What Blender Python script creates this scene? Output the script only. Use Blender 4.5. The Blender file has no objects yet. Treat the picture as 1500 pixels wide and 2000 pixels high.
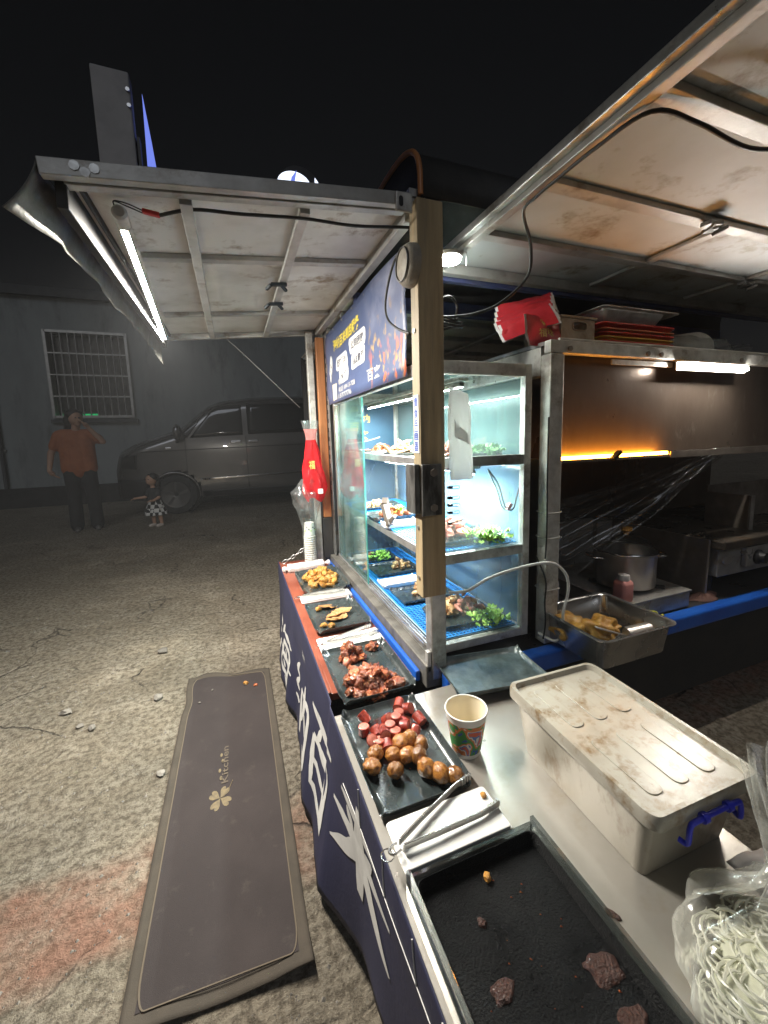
import bpy, bmesh, math, random
from mathutils import Vector, Matrix, noise
R = math.radians
random.seed(7)
sc = bpy.context.scene
col = sc.collection

# ------------------------------------------------------------------ camera, sky, sun, exposure
cam_d = bpy.data.cameras.new('camera'); cam = bpy.data.objects.new('camera', cam_d); col.objects.link(cam)
cam.location = (0, 0, 1.3)
cam.rotation_mode = 'XYZ'
cam_d.sensor_width = 36; cam_d.sensor_fit = 'AUTO'; cam_d.lens = 14.4
cam_d.shift_x = -0.0105; cam_d.shift_y = -0.020
cam_d.clip_start = 0.02; cam_d.clip_end = 400
cam.matrix_world = (Matrix.Translation((0, 0, 1.3)) @ Matrix.Rotation(R(-21.2), 4, 'Z')
                    @ Matrix.Rotation(R(90 - 7.7), 4, 'X') @ Matrix.Rotation(R(-1.5), 4, 'Z'))
sc.camera = cam
w = bpy.data.worlds.new('World'); sc.world = w; w.use_nodes = True
wn = w.node_tree.nodes; wl = w.node_tree.links
sky = wn.new('ShaderNodeTexSky'); sky.sky_type = 'NISHITA'; sky.sun_disc = False
sky.sun_elevation = R(12); sky.sun_rotation = R(200); sky.air_density = .6; sky.dust_density = 8
hs = wn.new('ShaderNodeHueSaturation'); hs.inputs['Saturation'].default_value = .25   # town glow greys the night sky
wl.new(sky.outputs[0], hs.inputs['Color']); wl.new(hs.outputs[0], wn['Background'].inputs[0])
wn['Background'].inputs[1].default_value = 0.0008
sun_d = bpy.data.lights.new('ambient_fill', 'SUN'); sun_d.energy = 0.06; sun_d.angle = R(25); sun_d.color = (.85, .9, 1)  # soft fill from behind the camera, added to lift wall, van and kitchen
sun = bpy.data.objects.new('ambient_fill', sun_d); col.objects.link(sun); sun.rotation_euler = (R(52), 0, R(-12))
sc.view_settings.view_transform = 'Standard'; sc.view_settings.look = 'None'
sc.view_settings.exposure = 2.12; sc.view_settings.gamma = 1
sc.cycles.use_denoising = True
sc.cycles.max_bounces = 10; sc.cycles.diffuse_bounces = 4; sc.cycles.transparent_max_bounces = 24
sc.cycles.sample_clamp_indirect = 6; sc.cycles.caustics_reflective = False; sc.cycles.caustics_refractive = False

# ------------------------------------------------------------------ materials
def pm(name, c1, c2=None, scale=6., rough=.5, metal=0., bump=0., bscale=None, lo=.4, hi=.65, c3=None, s3=2., lo3=.55, hi3=.7,
       stretch=None, spec=.5, rvar=0., rand=0., emit=None, estr=0., coat=0., sss=0.):
    m = bpy.data.materials.new(name); m.use_nodes = True
    n = m.node_tree.nodes; l = m.node_tree.links; b = n['Principled BSDF']
    b.inputs['Roughness'].default_value = rough; b.inputs['Metallic'].default_value = metal
    b.inputs['Specular IOR Level'].default_value = spec
    b.inputs['Coat Weight'].default_value = coat
    if sss: b.inputs['Subsurface Weight'].default_value = sss; b.inputs['Subsurface Radius'].default_value = (.01, .006, .004)
    tc = n.new('ShaderNodeTexCoord'); src = tc.outputs['Object']
    if stretch:
        mp = n.new('ShaderNodeMapping'); mp.inputs['Scale'].default_value = stretch; l.new(src, mp.inputs[0]); src = mp.outputs[0]
    def nz(s, d=6, rg=.6):
        t = n.new('ShaderNodeTexNoise'); t.inputs['Scale'].default_value = s; t.inputs['Detail'].default_value = d
        t.inputs['Roughness'].default_value = rg; l.new(src, t.inputs['Vector']); return t
    def ramp(t, lo, hi):
        r = n.new('ShaderNodeMapRange'); r.inputs[1].default_value = lo; r.inputs[2].default_value = hi; l.new(t.outputs[0], r.inputs[0]); return r.outputs[0]
    def mix(f, a, bb):
        x = n.new('ShaderNodeMix'); x.data_type = 'RGBA'
        if f is not None: l.new(f, x.inputs[0])
        for s, i in ((a, 6), (bb, 7)):
            if isinstance(s, tuple): x.inputs[i].default_value = (*s, 1)
            else: l.new(s, x.inputs[i])
        return x.outputs[2]
    c = None
    if c2 or c3 or rvar: t1 = nz(scale)
    if c2: c = mix(ramp(t1, lo, hi), c1, c2)
    if c3: c = mix(ramp(nz(s3, 9, .7), lo3, hi3), c if c else c1, c3)
    if rand:
        oi = n.new('ShaderNodeObjectInfo'); hv = n.new('ShaderNodeHueSaturation')
        mr = n.new('ShaderNodeMapRange'); mr.inputs[3].default_value = 1 - rand; mr.inputs[4].default_value = 1 + rand
        l.new(oi.outputs['Random'], mr.inputs[0]); l.new(mr.outputs[0], hv.inputs['Value'])
        if c is None: hv.inputs['Color'].default_value = (*c1, 1)
        else: l.new(c, hv.inputs['Color'])
        c = hv.outputs[0]
    if c is None: b.inputs['Base Color'].default_value = (*c1, 1)
    else: l.new(c, b.inputs['Base Color'])
    if rvar:
        mr = n.new('ShaderNodeMapRange'); mr.inputs[3].default_value = max(.03, rough - rvar); mr.inputs[4].default_value = min(1, rough + rvar)
        mr.inputs[1].default_value = .3; mr.inputs[2].default_value = .7
        l.new(t1.outputs[0], mr.inputs[0]); l.new(mr.outputs[0], b.inputs['Roughness'])
    if bump:
        bp = n.new('ShaderNodeBump'); bp.inputs['Strength'].default_value = bump; bp.inputs['Distance'].default_value = .01
        l.new(nz(bscale or scale * 4).outputs[0], bp.inputs['Height']); l.new(bp.outputs[0], b.inputs['Normal'])
    if emit:
        b.inputs['Emission Color'].default_value = (*emit, 1); b.inputs['Emission Strength'].default_value = estr
    return m

def glass(name, tint=(.93, .98, .96), gloss=.04, dirt=0., dirtc=(.6, .65, .65), dscale=6., rough=.02, stretch=None, dmin=.35, dmax=.8):
    """a thin pane: see-through with a fresnel reflection and a film of dirt or frost"""
    m = bpy.data.materials.new(name); m.use_nodes = True
    n = m.node_tree.nodes; l = m.node_tree.links; n.remove(n['Principled BSDF']); out = n['Material Output']
    tr = n.new('ShaderNodeBsdfTransparent'); tr.inputs[0].default_value = (*tint, 1)
    gl = n.new('ShaderNodeBsdfGlossy'); gl.inputs['Roughness'].default_value = rough
    fr = n.new('ShaderNodeLayerWeight'); fr.inputs[0].default_value = .5; pw = n.new('ShaderNodeMath'); pw.operation = 'POWER'; pw.inputs[1].default_value = 3.5; l.new(fr.outputs['Facing'], pw.inputs[0])
    ad = n.new('ShaderNodeMath'); ad.operation = 'MULTIPLY_ADD'; ad.inputs[1].default_value = .75; ad.inputs[2].default_value = gloss; l.new(pw.outputs[0], ad.inputs[0]); ad.use_clamp = True
    mx = n.new('ShaderNodeMixShader'); l.new(ad.outputs[0], mx.inputs[0]); l.new(tr.outputs[0], mx.inputs[1]); l.new(gl.outputs[0], mx.inputs[2])
    res = mx
    if dirt:
        df = n.new('ShaderNodeBsdfDiffuse'); df.inputs[0].default_value = (*dirtc, 1)
        tl = n.new('ShaderNodeBsdfTranslucent'); tl.inputs[0].default_value = (*dirtc, 1)
        m2 = n.new('ShaderNodeMixShader'); m2.inputs[0].default_value = .5; l.new(df.outputs[0], m2.inputs[1]); l.new(tl.outputs[0], m2.inputs[2])
        tc = n.new('ShaderNodeTexCoord'); mp = n.new('ShaderNodeMapping'); l.new(tc.outputs['Object'], mp.inputs[0])
        if stretch: mp.inputs['Scale'].default_value = stretch
        t = n.new('ShaderNodeTexNoise'); t.inputs['Scale'].default_value = dscale; t.inputs['Detail'].default_value = 8; l.new(mp.outputs[0], t.inputs['Vector'])
        mr = n.new('ShaderNodeMapRange'); mr.inputs[1].default_value = dmin; mr.inputs[2].default_value = dmax; mr.inputs[4].default_value = dirt; l.new(t.outputs[0], mr.inputs[0])
        m3 = n.new('ShaderNodeMixShader'); l.new(mr.outputs[0], m3.inputs[0]); l.new(mx.outputs[0], m3.inputs[1]); l.new(m2.outputs[0], m3.inputs[2]); res = m3
    l.new(res.outputs[0], out.inputs[0])
    return m

def emis(name, c, s):
    m = bpy.data.materials.new(name); m.use_nodes = True
    n = m.node_tree.nodes; n.remove(n['Principled BSDF']); e = n.new('ShaderNodeEmission')
    e.inputs[0].default_value = (*c, 1); e.inputs[1].default_value = s
    m.node_tree.links.new(e.outputs[0], n['Material Output'].inputs[0]); return m

M = {}
M['galv'] = pm('galvanised_steel', (.52, .53, .52), (.30, .30, .29), 14, .42, .75, .12, 60, c3=(.16, .13, .10), s3=5, lo3=.53, hi3=.70, rvar=.15)
M['galv_light'] = pm('pale_worn_steel', (.62, .62, .58), (.42, .41, .38), 18, .5, .45, .12, 80, c3=(.20, .16, .12), s3=7, lo3=.52, hi3=.68)
M['bar_pale'] = pm('worn_steel_bar', (.46, .46, .44), (.34, .335, .315), 12, .42, .3, .1, 60, c3=(.20, .16, .115), s3=9, lo3=.55, hi3=.70)
M['alu'] = pm('aluminium', (.66, .67, .67), (.5, .5, .5), 20, .35, .85, .05, 90)
M['stainless'] = pm('stainless_sheet', (.50, .475, .43), (.41, .385, .34), 4, .34, .6, .03, 160, rvar=.09, c3=(.42, .37, .30), s3=11, lo3=.55, hi3=.72)
M['steel_dark'] = pm('dark_smoked_steel', (.26, .225, .19), (.15, .125, .105), 6, .42, .35, .05, 40, rvar=.12)
M['hood_sheet'] = pm('hood_smoked_sheet', (.165, .128, .10), (.10, .074, .056), 2.5, .32, .65, .05, 50, rvar=.1, stretch=(1, 1, .5), c3=(.23, .195, .165), s3=14, lo3=.60, hi3=.78)
M['ceiling'] = pm('stained_panel', (.51, .555, .57), (.42, .45, .455), 3, .62, 0, .08, 30, c3=(.20, .165, .115), s3=4.4, lo3=.54, hi3=.67)
M['ceiling_l'] = pm('grey_stained_panel', (.64, .63, .59), (.50, .485, .44), 5, .6, 0, .08, 30, c3=(.24, .175, .11), s3=6.5, lo3=.55, hi3=.68)
M['tarp'] = pm('grey_tarpaulin', (.20, .20, .182), (.13, .127, .11), 9, .45, 0, .5, 26, c3=(.07, .063, .05), s3=8, lo3=.54, hi3=.68)
M['black_tarp'] = pm('black_roof_cover', (.018, .018, .018), (.03, .029, .027), 8, .6, 0, .2, 20)
M['blue_paint'] = pm('blue_gloss_paint', (.015, .10, .48), (.02, .13, .55), 6, .3, 0, .05, 40, c3=(.05, .06, .09), s3=9, lo3=.62, hi3=.74, coat=.3)
M['blue_dull'] = pm('blue_beam_paint', (.06, .08, .22), (.09, .10, .2), 9, .5)
M['wood_post'] = pm('worn_wood_veneer', (.44, .335, .19), (.32, .235, .125), 7, .5, 0, .12, 60, stretch=(5, 5, .35), c3=(.17, .145, .10), s3=4, lo3=.48, hi3=.70)
M['wood_orange'] = pm('orange_wood', (.46, .19, .07), (.33, .13, .045), 6, .45, 0, .05, 40, stretch=(4, 4, .3))
M['ledge_red'] = pm('red_lacquer_board', (.25, .070, .040), (.18, .045, .025), 9, .35, 0, .05, 60, c3=(.34, .16, .11), s3=12, lo3=.6, hi3=.7)
M['dark_base'] = pm('grimy_grey_sill', (.20, .19, .17), (.10, .095, .085), 12, .5, .3, .2, 60)
M['black'] = pm('black_plastic', (.012, .012, .013), None, rough=.45)
M['rubber'] = pm('black_rubber', (.015, .015, .015), (.03, .03, .03), 20, .75)
M['dark_panel'] = pm('dark_body_panel', (.018, .018, .02), (.03, .028, .026), 5, .55, 0, .1, 20)
M['counter_dark'] = pm('greasy_dark_counter', (.05, .047, .045), (.08, .075, .07), 6, .35, .2, .1, 40, rvar=.12)
M['glass_case'] = glass('case_glass', (.92, .97, .96), .03, .18, (.55, .70, .70), 4, stretch=(1, 1, .6))
M['glass_door'] = glass('sliding_door_glass', (.84, .945, .92), .05, .12, (.5, .68, .66), 5)
M['glass_edge'] = pm('green_glass_edge', (.10, .42, .36), None, rough=.1, emit=None)
M['film_blue'] = pm('blue_backing_film', (.36, .48, .56), (.25, .36, .45), 4, .3, 0, .15, 9)
M['film_dark'] = pm('navy_backing_film', (.055, .12, .19), (.04, .09, .15), 4, .3, 0, .15, 9)
M['film_frost'] = glass('frosted_wrap', (.78, .88, .93), .05, .55, (.50, .66, .78), 3, .12, stretch=(1, 1, .35), dmin=.2, dmax=.75)
M['cling'] = glass('cling_film', (.97, .97, .97), .06, .10, (.6, .6, .6), 7, .12)
M['sleeve'] = glass('clear_plastic_sleeve', (.93, .95, .95), .10, .28, (.75, .8, .8), 9, .12)
M['bag_clear'] = glass('clear_plastic_bag', (.96, .96, .94), .05, .78, (.85, .85, .80), 9, .16)
M['bag_red'] = glass('thin_red_plastic', (.95, .30, .30), .05, .85, (.80, .035, .045), 14, .2, dmin=.15, dmax=.55)
M['bag_pink'] = glass('thin_pink_plastic', (.97, .75, .74), .05, .6, (.85, .40, .38), 14, .2, dmin=.15, dmax=.6)
M['bag_white'] = glass('white_plastic_bag', (.95, .95, .95), .04, .97, (.86, .85, .83), 6, .3, dmin=.0, dmax=.35)
M['blue_mesh'] = pm('blue_mesh_plastic', (.02, .22, .62), (.03, .30, .72), 10, .35)
M['navy'] = pm('navy_cloth', (.016, .0175, .050), (.022, .0235, .062), 5, .62, 0, .12, 90)
M['ink_white'] = pm('white_print', (.66, .65, .62), (.55, .54, .52), 14, .6)
M['ink_yellow'] = pm('yellow_print', (.85, .68, .10), None, rough=.5)
M['ink_dark'] = pm('dark_print', (.03, .035, .07), None, rough=.5)
M['ink_blue'] = pm('blue_print', (.05, .10, .38), None, rough=.5)
M['ink_gold'] = pm('gold_print', (.62, .42, .10), None, rough=.45)
M['ink_tan'] = pm('tan_print', (.17, .13, .07), (.105, .082, .05), 60, .8)
M['ink_faint'] = pm('faded_print', (.105, .082, .056), (.070, .055, .043), 90, .8)
M['paper'] = pm('white_paper', (.78, .78, .76), (.7, .7, .68), 10, .6)
M['slate'] = pm('matt_black_melamine', (.022, .030, .031), (.040, .052, .053), 9, .26, 0, .10, 26, rvar=.1, spec=.8, coat=.25)
M['slate_wet'] = pm('wet_sheen_melamine', (.075, .10, .102), (.15, .19, .19), 16, .15, 0, .35, 45, spec=.9, rvar=.1, coat=.6)  # wet tray: base colour raised to stand in for its pale teal reflection
M['melamine_white'] = pm('white_melamine', (.78, .78, .75), (.72, .72, .69), 8, .3, c3=(.55, .5, .42), s3=15, lo3=.66, hi3=.8)
M['tray_black'] = pm('black_oily_tray', (.006, .0065, .007), (.012, .013, .0135), 5, .34, 0, .8, 330, rvar=.15, spec=.3)
M['acrylic'] = glass('clear_acrylic', (.62, .66, .67), .22, .05, (.6, .6, .6), 10, .05)
M['cup_print'] = None
M['cup_white'] = pm('paper_cup_white', (.80, .78, .72), None, rough=.5)
M['cup_inner'] = pm('cup_inner_cream', (.76, .68, .52), None, rough=.5)
M['box_plastic'] = pm('grubby_translucent_plastic', (.45, .415, .345), (.34, .305, .245), 6, .28, 0, .06, 30, c3=(.19, .115, .05), s3=15, lo3=.50, hi3=.68, stretch=(1, 1, .45))
M['lid_plastic'] = pm('grubby_translucent_lid', (.42, .395, .335), (.34, .31, .255), 7, .26, 0, .06, 30, c3=(.20, .13, .065), s3=20, lo3=.50, hi3=.68)
M['blue_handle'] = pm('blue_clip_plastic', (.035, .045, .62), None, rough=.3)
M['sausage_skin'] = pm('sausage_skin', (.40, .055, .028), (.20, .022, .012), 150, .18, 0, .35, 300, rand=.3, coat=.7, c3=(.05, .010, .007), s3=90, lo3=.58, hi3=.68)
M['sausage_cut'] = pm('sausage_cut_face', (.58, .19, .13), (.42, .105, .07), 220, .35, 0, .3, 300, rand=.2, coat=.3)
M['meatball'] = pm('fried_meatball', (.40, .175, .038), (.21, .070, .015), 170, .24, 0, .3, 320, rand=.35, coat=.7, c3=(.07, .022, .007), s3=110, lo3=.56, hi3=.67)
M['potato'] = pm('fried_potato', (.56, .29, .055), (.36, .14, .022), 110, .36, 0, .5, 200, rand=.25, coat=.3)
M['meat'] = pm('spiced_meat', (.44, .120, .042), (.19, .036, .016), 130, .2, 0, .6, 220, rand=.5, c3=(.55, .26, .09), s3=90, lo3=.54, hi3=.64, coat=.8)
M['slice'] = pm('tan_meat_slice', (.52, .29, .115), (.34, .15, .05), 90, .4, 0, .5, 140, rand=.15, coat=.2)
M['chicken'] = pm('roast_chicken_skin', (.66, .38, .07), (.45, .20, .03), 28, .3, 0, .6, 50, coat=.35, c3=(.12, .04, .01), s3=30, lo3=.62, hi3=.7)
M['pale_meat'] = pm('pale_fried_meat', (.62, .40, .20), (.45, .22, .10), 45, .45, 0, .5, 70, rand=.2)
M['pink_food'] = pm('pink_sausage_pile', (.60, .24, .17), (.45, .14, .09), 45, .4, 0, .4, 70, rand=.2)
M['lettuce'] = pm('curly_lettuce', (.34, .62, .09), (.52, .76, .18), 20, .5, 0, .3, 50, rand=.2)
M['lettuce_dark'] = pm('dark_greens', (.08, .24, .05), (.16, .36, .08), 25, .5, 0, .3, 50)
M['beef'] = pm('dark_beef_scrap', (.065, .022, .013), (.025, .009, .007), 220, .38, 0, .7, 260, c3=(.13, .05, .028), s3=160, lo3=.55, hi3=.66, coat=.2)
M['onion'] = pm('sliced_onion', (.82, .82, .73), (.74, .75, .62), 30, .28)
M['mat_fabric'] = pm('mauve_grey_mat', (.024, .0178, .0173), (.033, .025, .024), 3, .9, 0, .25, 420, c3=(.056, .046, .039), s3=16, lo3=.58, hi3=.80)
M['mat_border'] = pm('taupe_mat_border', (.056, .045, .033), (.043, .035, .026), 12, .9, 0, .2, 400)
M['mat_line'] = pm('mat_piping', (.115, .092, .065), None, rough=.9)
M['stone'] = pm('pebble', (.26, .24, .21), (.17, .155, .135), 30, .85, 0, .4, 80, rand=.3)
M['gravel'] = pm('gravel', (.24, .22, .19), (.13, .12, .10), 60, .9)
M['wall_paint'] = pm('grey_rendered_wall', (.28, .305, .305), (.22, .24, .24), .9, .9, 0, .2, 12, c3=(.13, .138, .132), s3=1.1, lo3=.52, hi3=.72, stretch=(1.6, 1, .5))
M['wall_dark'] = pm('black_painted_plinth', (.022, .022, .022), (.035, .034, .032), 4, .85)
M['concrete_ledge'] = pm('dark_ledge', (.09, .095, .097), (.07, .073, .075), 3, .9)
M['window_dark'] = pm('dark_window_glass', (.012, .014, .016), None, rough=.12)
M['grille'] = pm('stainless_bars', (.50, .51, .50), (.4, .4, .4), 8, .38, .8)
M['van_paint'] = pm('dark_grey_metallic', (.15, .145, .14), (.17, .165, .16), 3, .26, .5, coat=1.)
M['van_black'] = pm('van_black_plastic', (.012, .012, .013), None, rough=.5)
M['van_glass'] = pm('van_tinted_glass', (.014, .016, .018), None, rough=.06, spec=.8)
M['chrome'] = pm('chrome', (.75, .75, .75), None, rough=.12, metal=1)
M['rim'] = pm('dark_alloy', (.10, .10, .10), None, rough=.4, metal=.8)
M['skin'] = pm('skin', (.50, .30, .20), (.45, .26, .18), 12, .5)
M['hair'] = pm('black_hair', (.012, .010, .010), (.02, .018, .016), 40, .5, 0, .4, 90, stretch=(1, 1, .2))
M['shirt'] = pm('rust_shirt', (.42, .130, .042), (.34, .098, .030), 7, .85, 0, .5, 16)
M['trousers'] = pm('black_trousers', (.018, .018, .02), (.026, .026, .028), 6, .85, 0, .3, 12)
M['shoe'] = pm('pale_shoe', (.55, .5, .45), None, rough=.6)
M['shoe_dark'] = pm('grey_shoe', (.12, .115, .11), None, rough=.6)
M['kid_top'] = pm('dark_top', (.03, .03, .032), None, rough=.8)
M['pot_steel'] = pm('pot_steel', (.55, .52, .49), (.42, .39, .36), 9, .30, .7, .02, 80, stretch=(1, 1, .2))
M['lid_glass'] = glass('pot_lid_glass', (.8, .8, .8), .08, .08, (.4, .4, .4), 8, .03)
M['pan_steel'] = pm('gastro_pan_steel', (.55, .54, .52), (.42, .41, .39), 6, .25, .92, .03, 60, rvar=.08)
M['knob_wood'] = pm('amber_knob', (.55, .27, .05), None, rough=.35)
M['bottle_pink'] = pm('pink_squeeze_bottle', (.62, .27, .24), (.55, .22, .19), 8, .38)
M['bottle_white'] = pm('translucent_white_bottle', (.62, .6, .57), None, rough=.4)
M['red_plastic'] = pm('red_plastic', (.50, .02, .02), None, rough=.35)
M['red_tray'] = pm('red_tray', (.55, .035, .025), (.48, .03, .02), 6, .35)
M['orange_tray'] = pm('dull_orange_tray', (.50, .17, .07), None, rough=.4)
M['yellow_tray'] = pm('yellow_tray', (.62, .42, .04), None, rough=.35)
M['red_pack'] = pm('red_foil_packet', (.50, .018, .028), (.40, .012, .022), 9, .28, 0, .25, 18, coat=.3)
M['bin_plastic'] = pm('dirty_beige_bin', (.46, .40, .31), (.34, .28, .20), 12, .5, 0, .1, 60, c3=(.20, .14, .09), s3=10, lo3=.52, hi3=.72)
M['rag'] = pm('brown_rag', (.14, .07, .05), (.09, .045, .035), 12, .85, 0, .5, 30)
M['yellow_cord'] = pm('yellow_green_cord', (.52, .50, .05), None, rough=.5)
M['cable'] = pm('black_cable', (.012, .012, .012), None, rough=.42)
M['cable_white'] = pm('white_cable', (.62, .62, .58), (.5, .5, .46), 20, .45)
M['red_conn'] = pm('red_connector', (.55, .02, .02), None, rough=.4)
M['kit_steel'] = pm('kitchen_steel', (.38, .365, .34), (.27, .255, .23), 9, .34, .45, .05, 60, rvar=.1, c3=(.20, .15, .10), s3=8, lo3=.56, hi3=.7)
M['griddle'] = pm('seasoned_griddle_plate', (.07, .06, .05), (.11, .09, .07), 6, .3, .4, .1, 50, rvar=.1, c3=(.20, .11, .045), s3=5, lo3=.58, hi3=.75)
M['disc_dust'] = pm('dusty_round_reflector', (.36, .33, .27), (.22, .19, .15), 20, .5, 0, .4, 60)
M['bracket'] = pm('worn_dark_bracket', (.24, .24, .23), (.07, .068, .065), 15, .42, .7, .2, 60, stretch=(2, 2, .6))
M['bird'] = pm('dark_hook', (.03, .04, .05), None, rough=.5, metal=.4)
M['tube_on'] = emis('led_tube_lit', (1.0, .945, .85), 470)
M['case_on'] = emis('case_led_lit', (.93, 1.0, .97), 215)
M['ring_on'] = emis('ring_lamp_lit', (.97, 1.0, .93), 36)
M['bar_on'] = emis('hood_strip_lit', (1.0, .94, .86), 70)
M['heat_on'] = emis('heat_strip_lit', (1.0, .36, .03), 15)
M['blue_on'] = emis('blue_sign_lit', (.22, .30, 1.0), .20)
M['round_on'] = emis('round_sign_lit', (.75, .83, 1.0), .45)
M['green_on'] = emis('green_lamp_lit', (.02, 1.0, .30), .07)

# ------------------------------------------------------------------ mesh builder
class MB:
    def __init__(s): s.v = []; s.f = []; s.mi = []
    def add(s, vs, fs, mi=0):
        o = len(s.v); s.v += [tuple(p) for p in vs]; s.f += [tuple(i + o for i in f) for f in fs]; s.mi += [mi] * len(fs); return s
    def box(s, x0, x1, y0, y1, z0, z1, mi=0):
        return s.add([(x0, y0, z0), (x1, y0, z0), (x1, y1, z0), (x0, y1, z0), (x0, y0, z1), (x1, y0, z1), (x1, y1, z1), (x0, y1, z1)],
                     [(3, 2, 1, 0), (4, 5, 6, 7), (0, 1, 5, 4), (1, 2, 6, 5), (2, 3, 7, 6), (3, 0, 4, 7)], mi)
    def bar(s, p, q, a, b=None, up=(0, 0, 1), mi=0):
        p = Vector(p); q = Vector(q); b = b or a; d = (q - p).normalized(); u = Vector(up)
        if abs(d.dot(u)) > .98: u = Vector((0, 1, 0))
        x = d.cross(u).normalized() * a / 2; z = x.normalized().cross(d).normalized() * b / 2
        vs = [p - x - z, p + x - z, p + x + z, p - x + z, q - x - z, q + x - z, q + x + z, q - x + z]
        return s.add(vs, [(3, 2, 1, 0), (4, 5, 6, 7), (0, 1, 5, 4), (1, 2, 6, 5), (2, 3, 7, 6), (3, 0, 4, 7)], mi)
    def tube(s, pts, r, n=8, closed=False, mi=0):
        pts = [Vector(p) for p in pts]; rs = r if isinstance(r, (list, tuple)) else [r] * len(pts); rings = []; ref = None
        for i, p in enumerate(pts):
            if closed: t = pts[(i + 1) % len(pts)] - pts[i - 1]
            else: t = pts[min(i + 1, len(pts) - 1)] - pts[max(i - 1, 0)]
            t.normalize()
            if ref is None:
                ref = Vector((0, 0, 1)) if abs(t.z) < .9 else Vector((1, 0, 0))
            a = t.cross(ref).normalized(); b = a.cross(t).normalized(); ref = b
            rings.append([p + a * math.cos(2 * math.pi * k / n) * rs[i] + b * math.sin(2 * math.pi * k / n) * rs[i] for k in range(n)])
        vs = [v for rg in rings for v in rg]; fs = []; m = len(rings)
        for i in range(m if closed else m - 1):
            for k in range(n):
                j = (i + 1) % m; fs.append((i * n + k, i * n + (k + 1) % n, j * n + (k + 1) % n, j * n + k))
        if not closed: fs += [tuple(reversed(range(n))), tuple(range((m - 1) * n, m * n))]
        return s.add(vs, fs, mi)
    def lathe(s, prof, c=(0, 0, 0), n=24, cap=True, mi=0, axis='z', sx=1, sy=1):
        vs = []; fs = []
        for r, z in prof:
            for k in range(n):
                a = 2 * math.pi * k / n; x, y = r * math.cos(a) * sx, r * math.sin(a) * sy
                p = (x, y, z) if axis == 'z' else ((z, x, y) if axis == 'x' else (y, z, x))
                vs.append((p[0] + c[0], p[1] + c[1], p[2] + c[2]))
        for i in range(len(prof) - 1):
            for k in range(n): fs.append((i * n + k, i * n + (k + 1) % n, (i + 1) * n + (k + 1) % n, (i + 1) * n + k))
        if cap: fs += [tuple(reversed(range(n))), tuple(range((len(prof) - 1) * n, len(prof) * n))]
        return s.add(vs, fs, mi)
    def grid(s, fn, nu, nv, mi=0, cu=False, cv=False, hole=None):
        vs = [fn(i / (nu - 1 if not cu else nu), j / (nv - 1 if not cv else nv)) for j in range(nv) for i in range(nu)]; fs = []
        for j in range(nv if cv else nv - 1):
            for i in range(nu if cu else nu - 1):
                if hole and hole(i, j): continue
                a = j * nu + i; b = j * nu + (i + 1) % nu; c = ((j + 1) % nv) * nu + (i + 1) % nu; d = ((j + 1) % nv) * nu + i
                fs.append((a, b, c, d))
        return s.add(vs, fs, mi)
    def prism(s, poly, z0, z1, mi=0, ax='z'):
        n = len(poly); P = {'z': lambda x, y, z: (x, y, z), 'x': lambda x, y, z: (z, x, y), 'y': lambda x, y, z: (x, z, y)}[ax]
        vs = [P(x, y, z0) for x, y in poly] + [P(x, y, z1) for x, y in poly]
        return s.add(vs, [tuple(reversed(range(n))), tuple(range(n, 2 * n))] + [(i, (i + 1) % n, n + (i + 1) % n, n + i) for i in range(n)], mi)
    def blob(s, c, r, sub=2, amp=.15, fr=2., seed=0, mi=0):
        bm = bmesh.new(); bmesh.ops.create_icosphere(bm, subdivisions=sub, radius=1)
        r = r if isinstance(r, (list, tuple)) else (r, r, r); vs = []
        for v in bm.verts:
            k = 1 + amp * noise.noise(v.co * fr + Vector((seed * 7.3, seed * 3.1, seed))) * 1.6
            vs.append((c[0] + v.co.x * k * r[0], c[1] + v.co.y * k * r[1], c[2] + v.co.z * k * r[2]))
        fs = [tuple(v.index for v in f.verts) for f in bm.faces]; bm.free()
        return s.add(vs, fs, mi)
    def xf(s, mat):
        s.v = [tuple(mat @ Vector(p)) for p in s.v]; return s
    def mesh(s, name, mats, smooth=None):
        me = bpy.data.meshes.new(name); me.from_pydata(s.v, [], s.f)
        for m in (mats if isinstance(mats, (list, tuple)) else [mats]): me.materials.append(m)
        if max(s.mi, default=0): me.polygons.foreach_set('material_index', s.mi)
        if smooth:
            me.polygons.foreach_set('use_smooth', [True] * len(me.polygons)); me.set_sharp_from_angle(angle=R(smooth))
        me.validate(); return me
    def build(s, name, mats, parent=None, smooth=None, bevel=0, w=None, seg=2, solid=0, sub=0, fix=True):
        """one object; with a parent, coordinates are the world's unless w=False (then they are the parent's own)"""
        if parent is not None and w is not False:
            o0 = ROOT.get(parent.name, Vector()); s.v = [(p[0] - o0.x, p[1] - o0.y, p[2] - o0.z) for p in s.v]
        me = s.mesh(name, mats, smooth)
        if fix:
            bm = bmesh.new(); bm.from_mesh(me); bmesh.ops.recalc_face_normals(bm, faces=bm.faces); bm.to_mesh(me); bm.free()
        o = bpy.data.objects.new(name, me); col.objects.link(o)
        if parent is not None:
            o.parent = parent; ROOT[o.name] = ROOT.get(parent.name, Vector())
        if solid:
            md = o.modifiers.new('Solidify', 'SOLIDIFY'); md.thickness = solid; md.offset = 0
        if bevel:
            md = o.modifiers.new('Bevel', 'BEVEL'); md.width = bevel; md.segments = seg; md.limit_method = 'ANGLE'; md.angle_limit = R(40)
        if sub:
            md = o.modifiers.new('Subdivision', 'SUBSURF'); md.levels = sub; md.render_levels = sub
        return o
ROOT = {}
def tag(o, label, cat, group=None):
    o['label'] = label; o['category'] = cat
    if group: o['group'] = group
    return o
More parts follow.
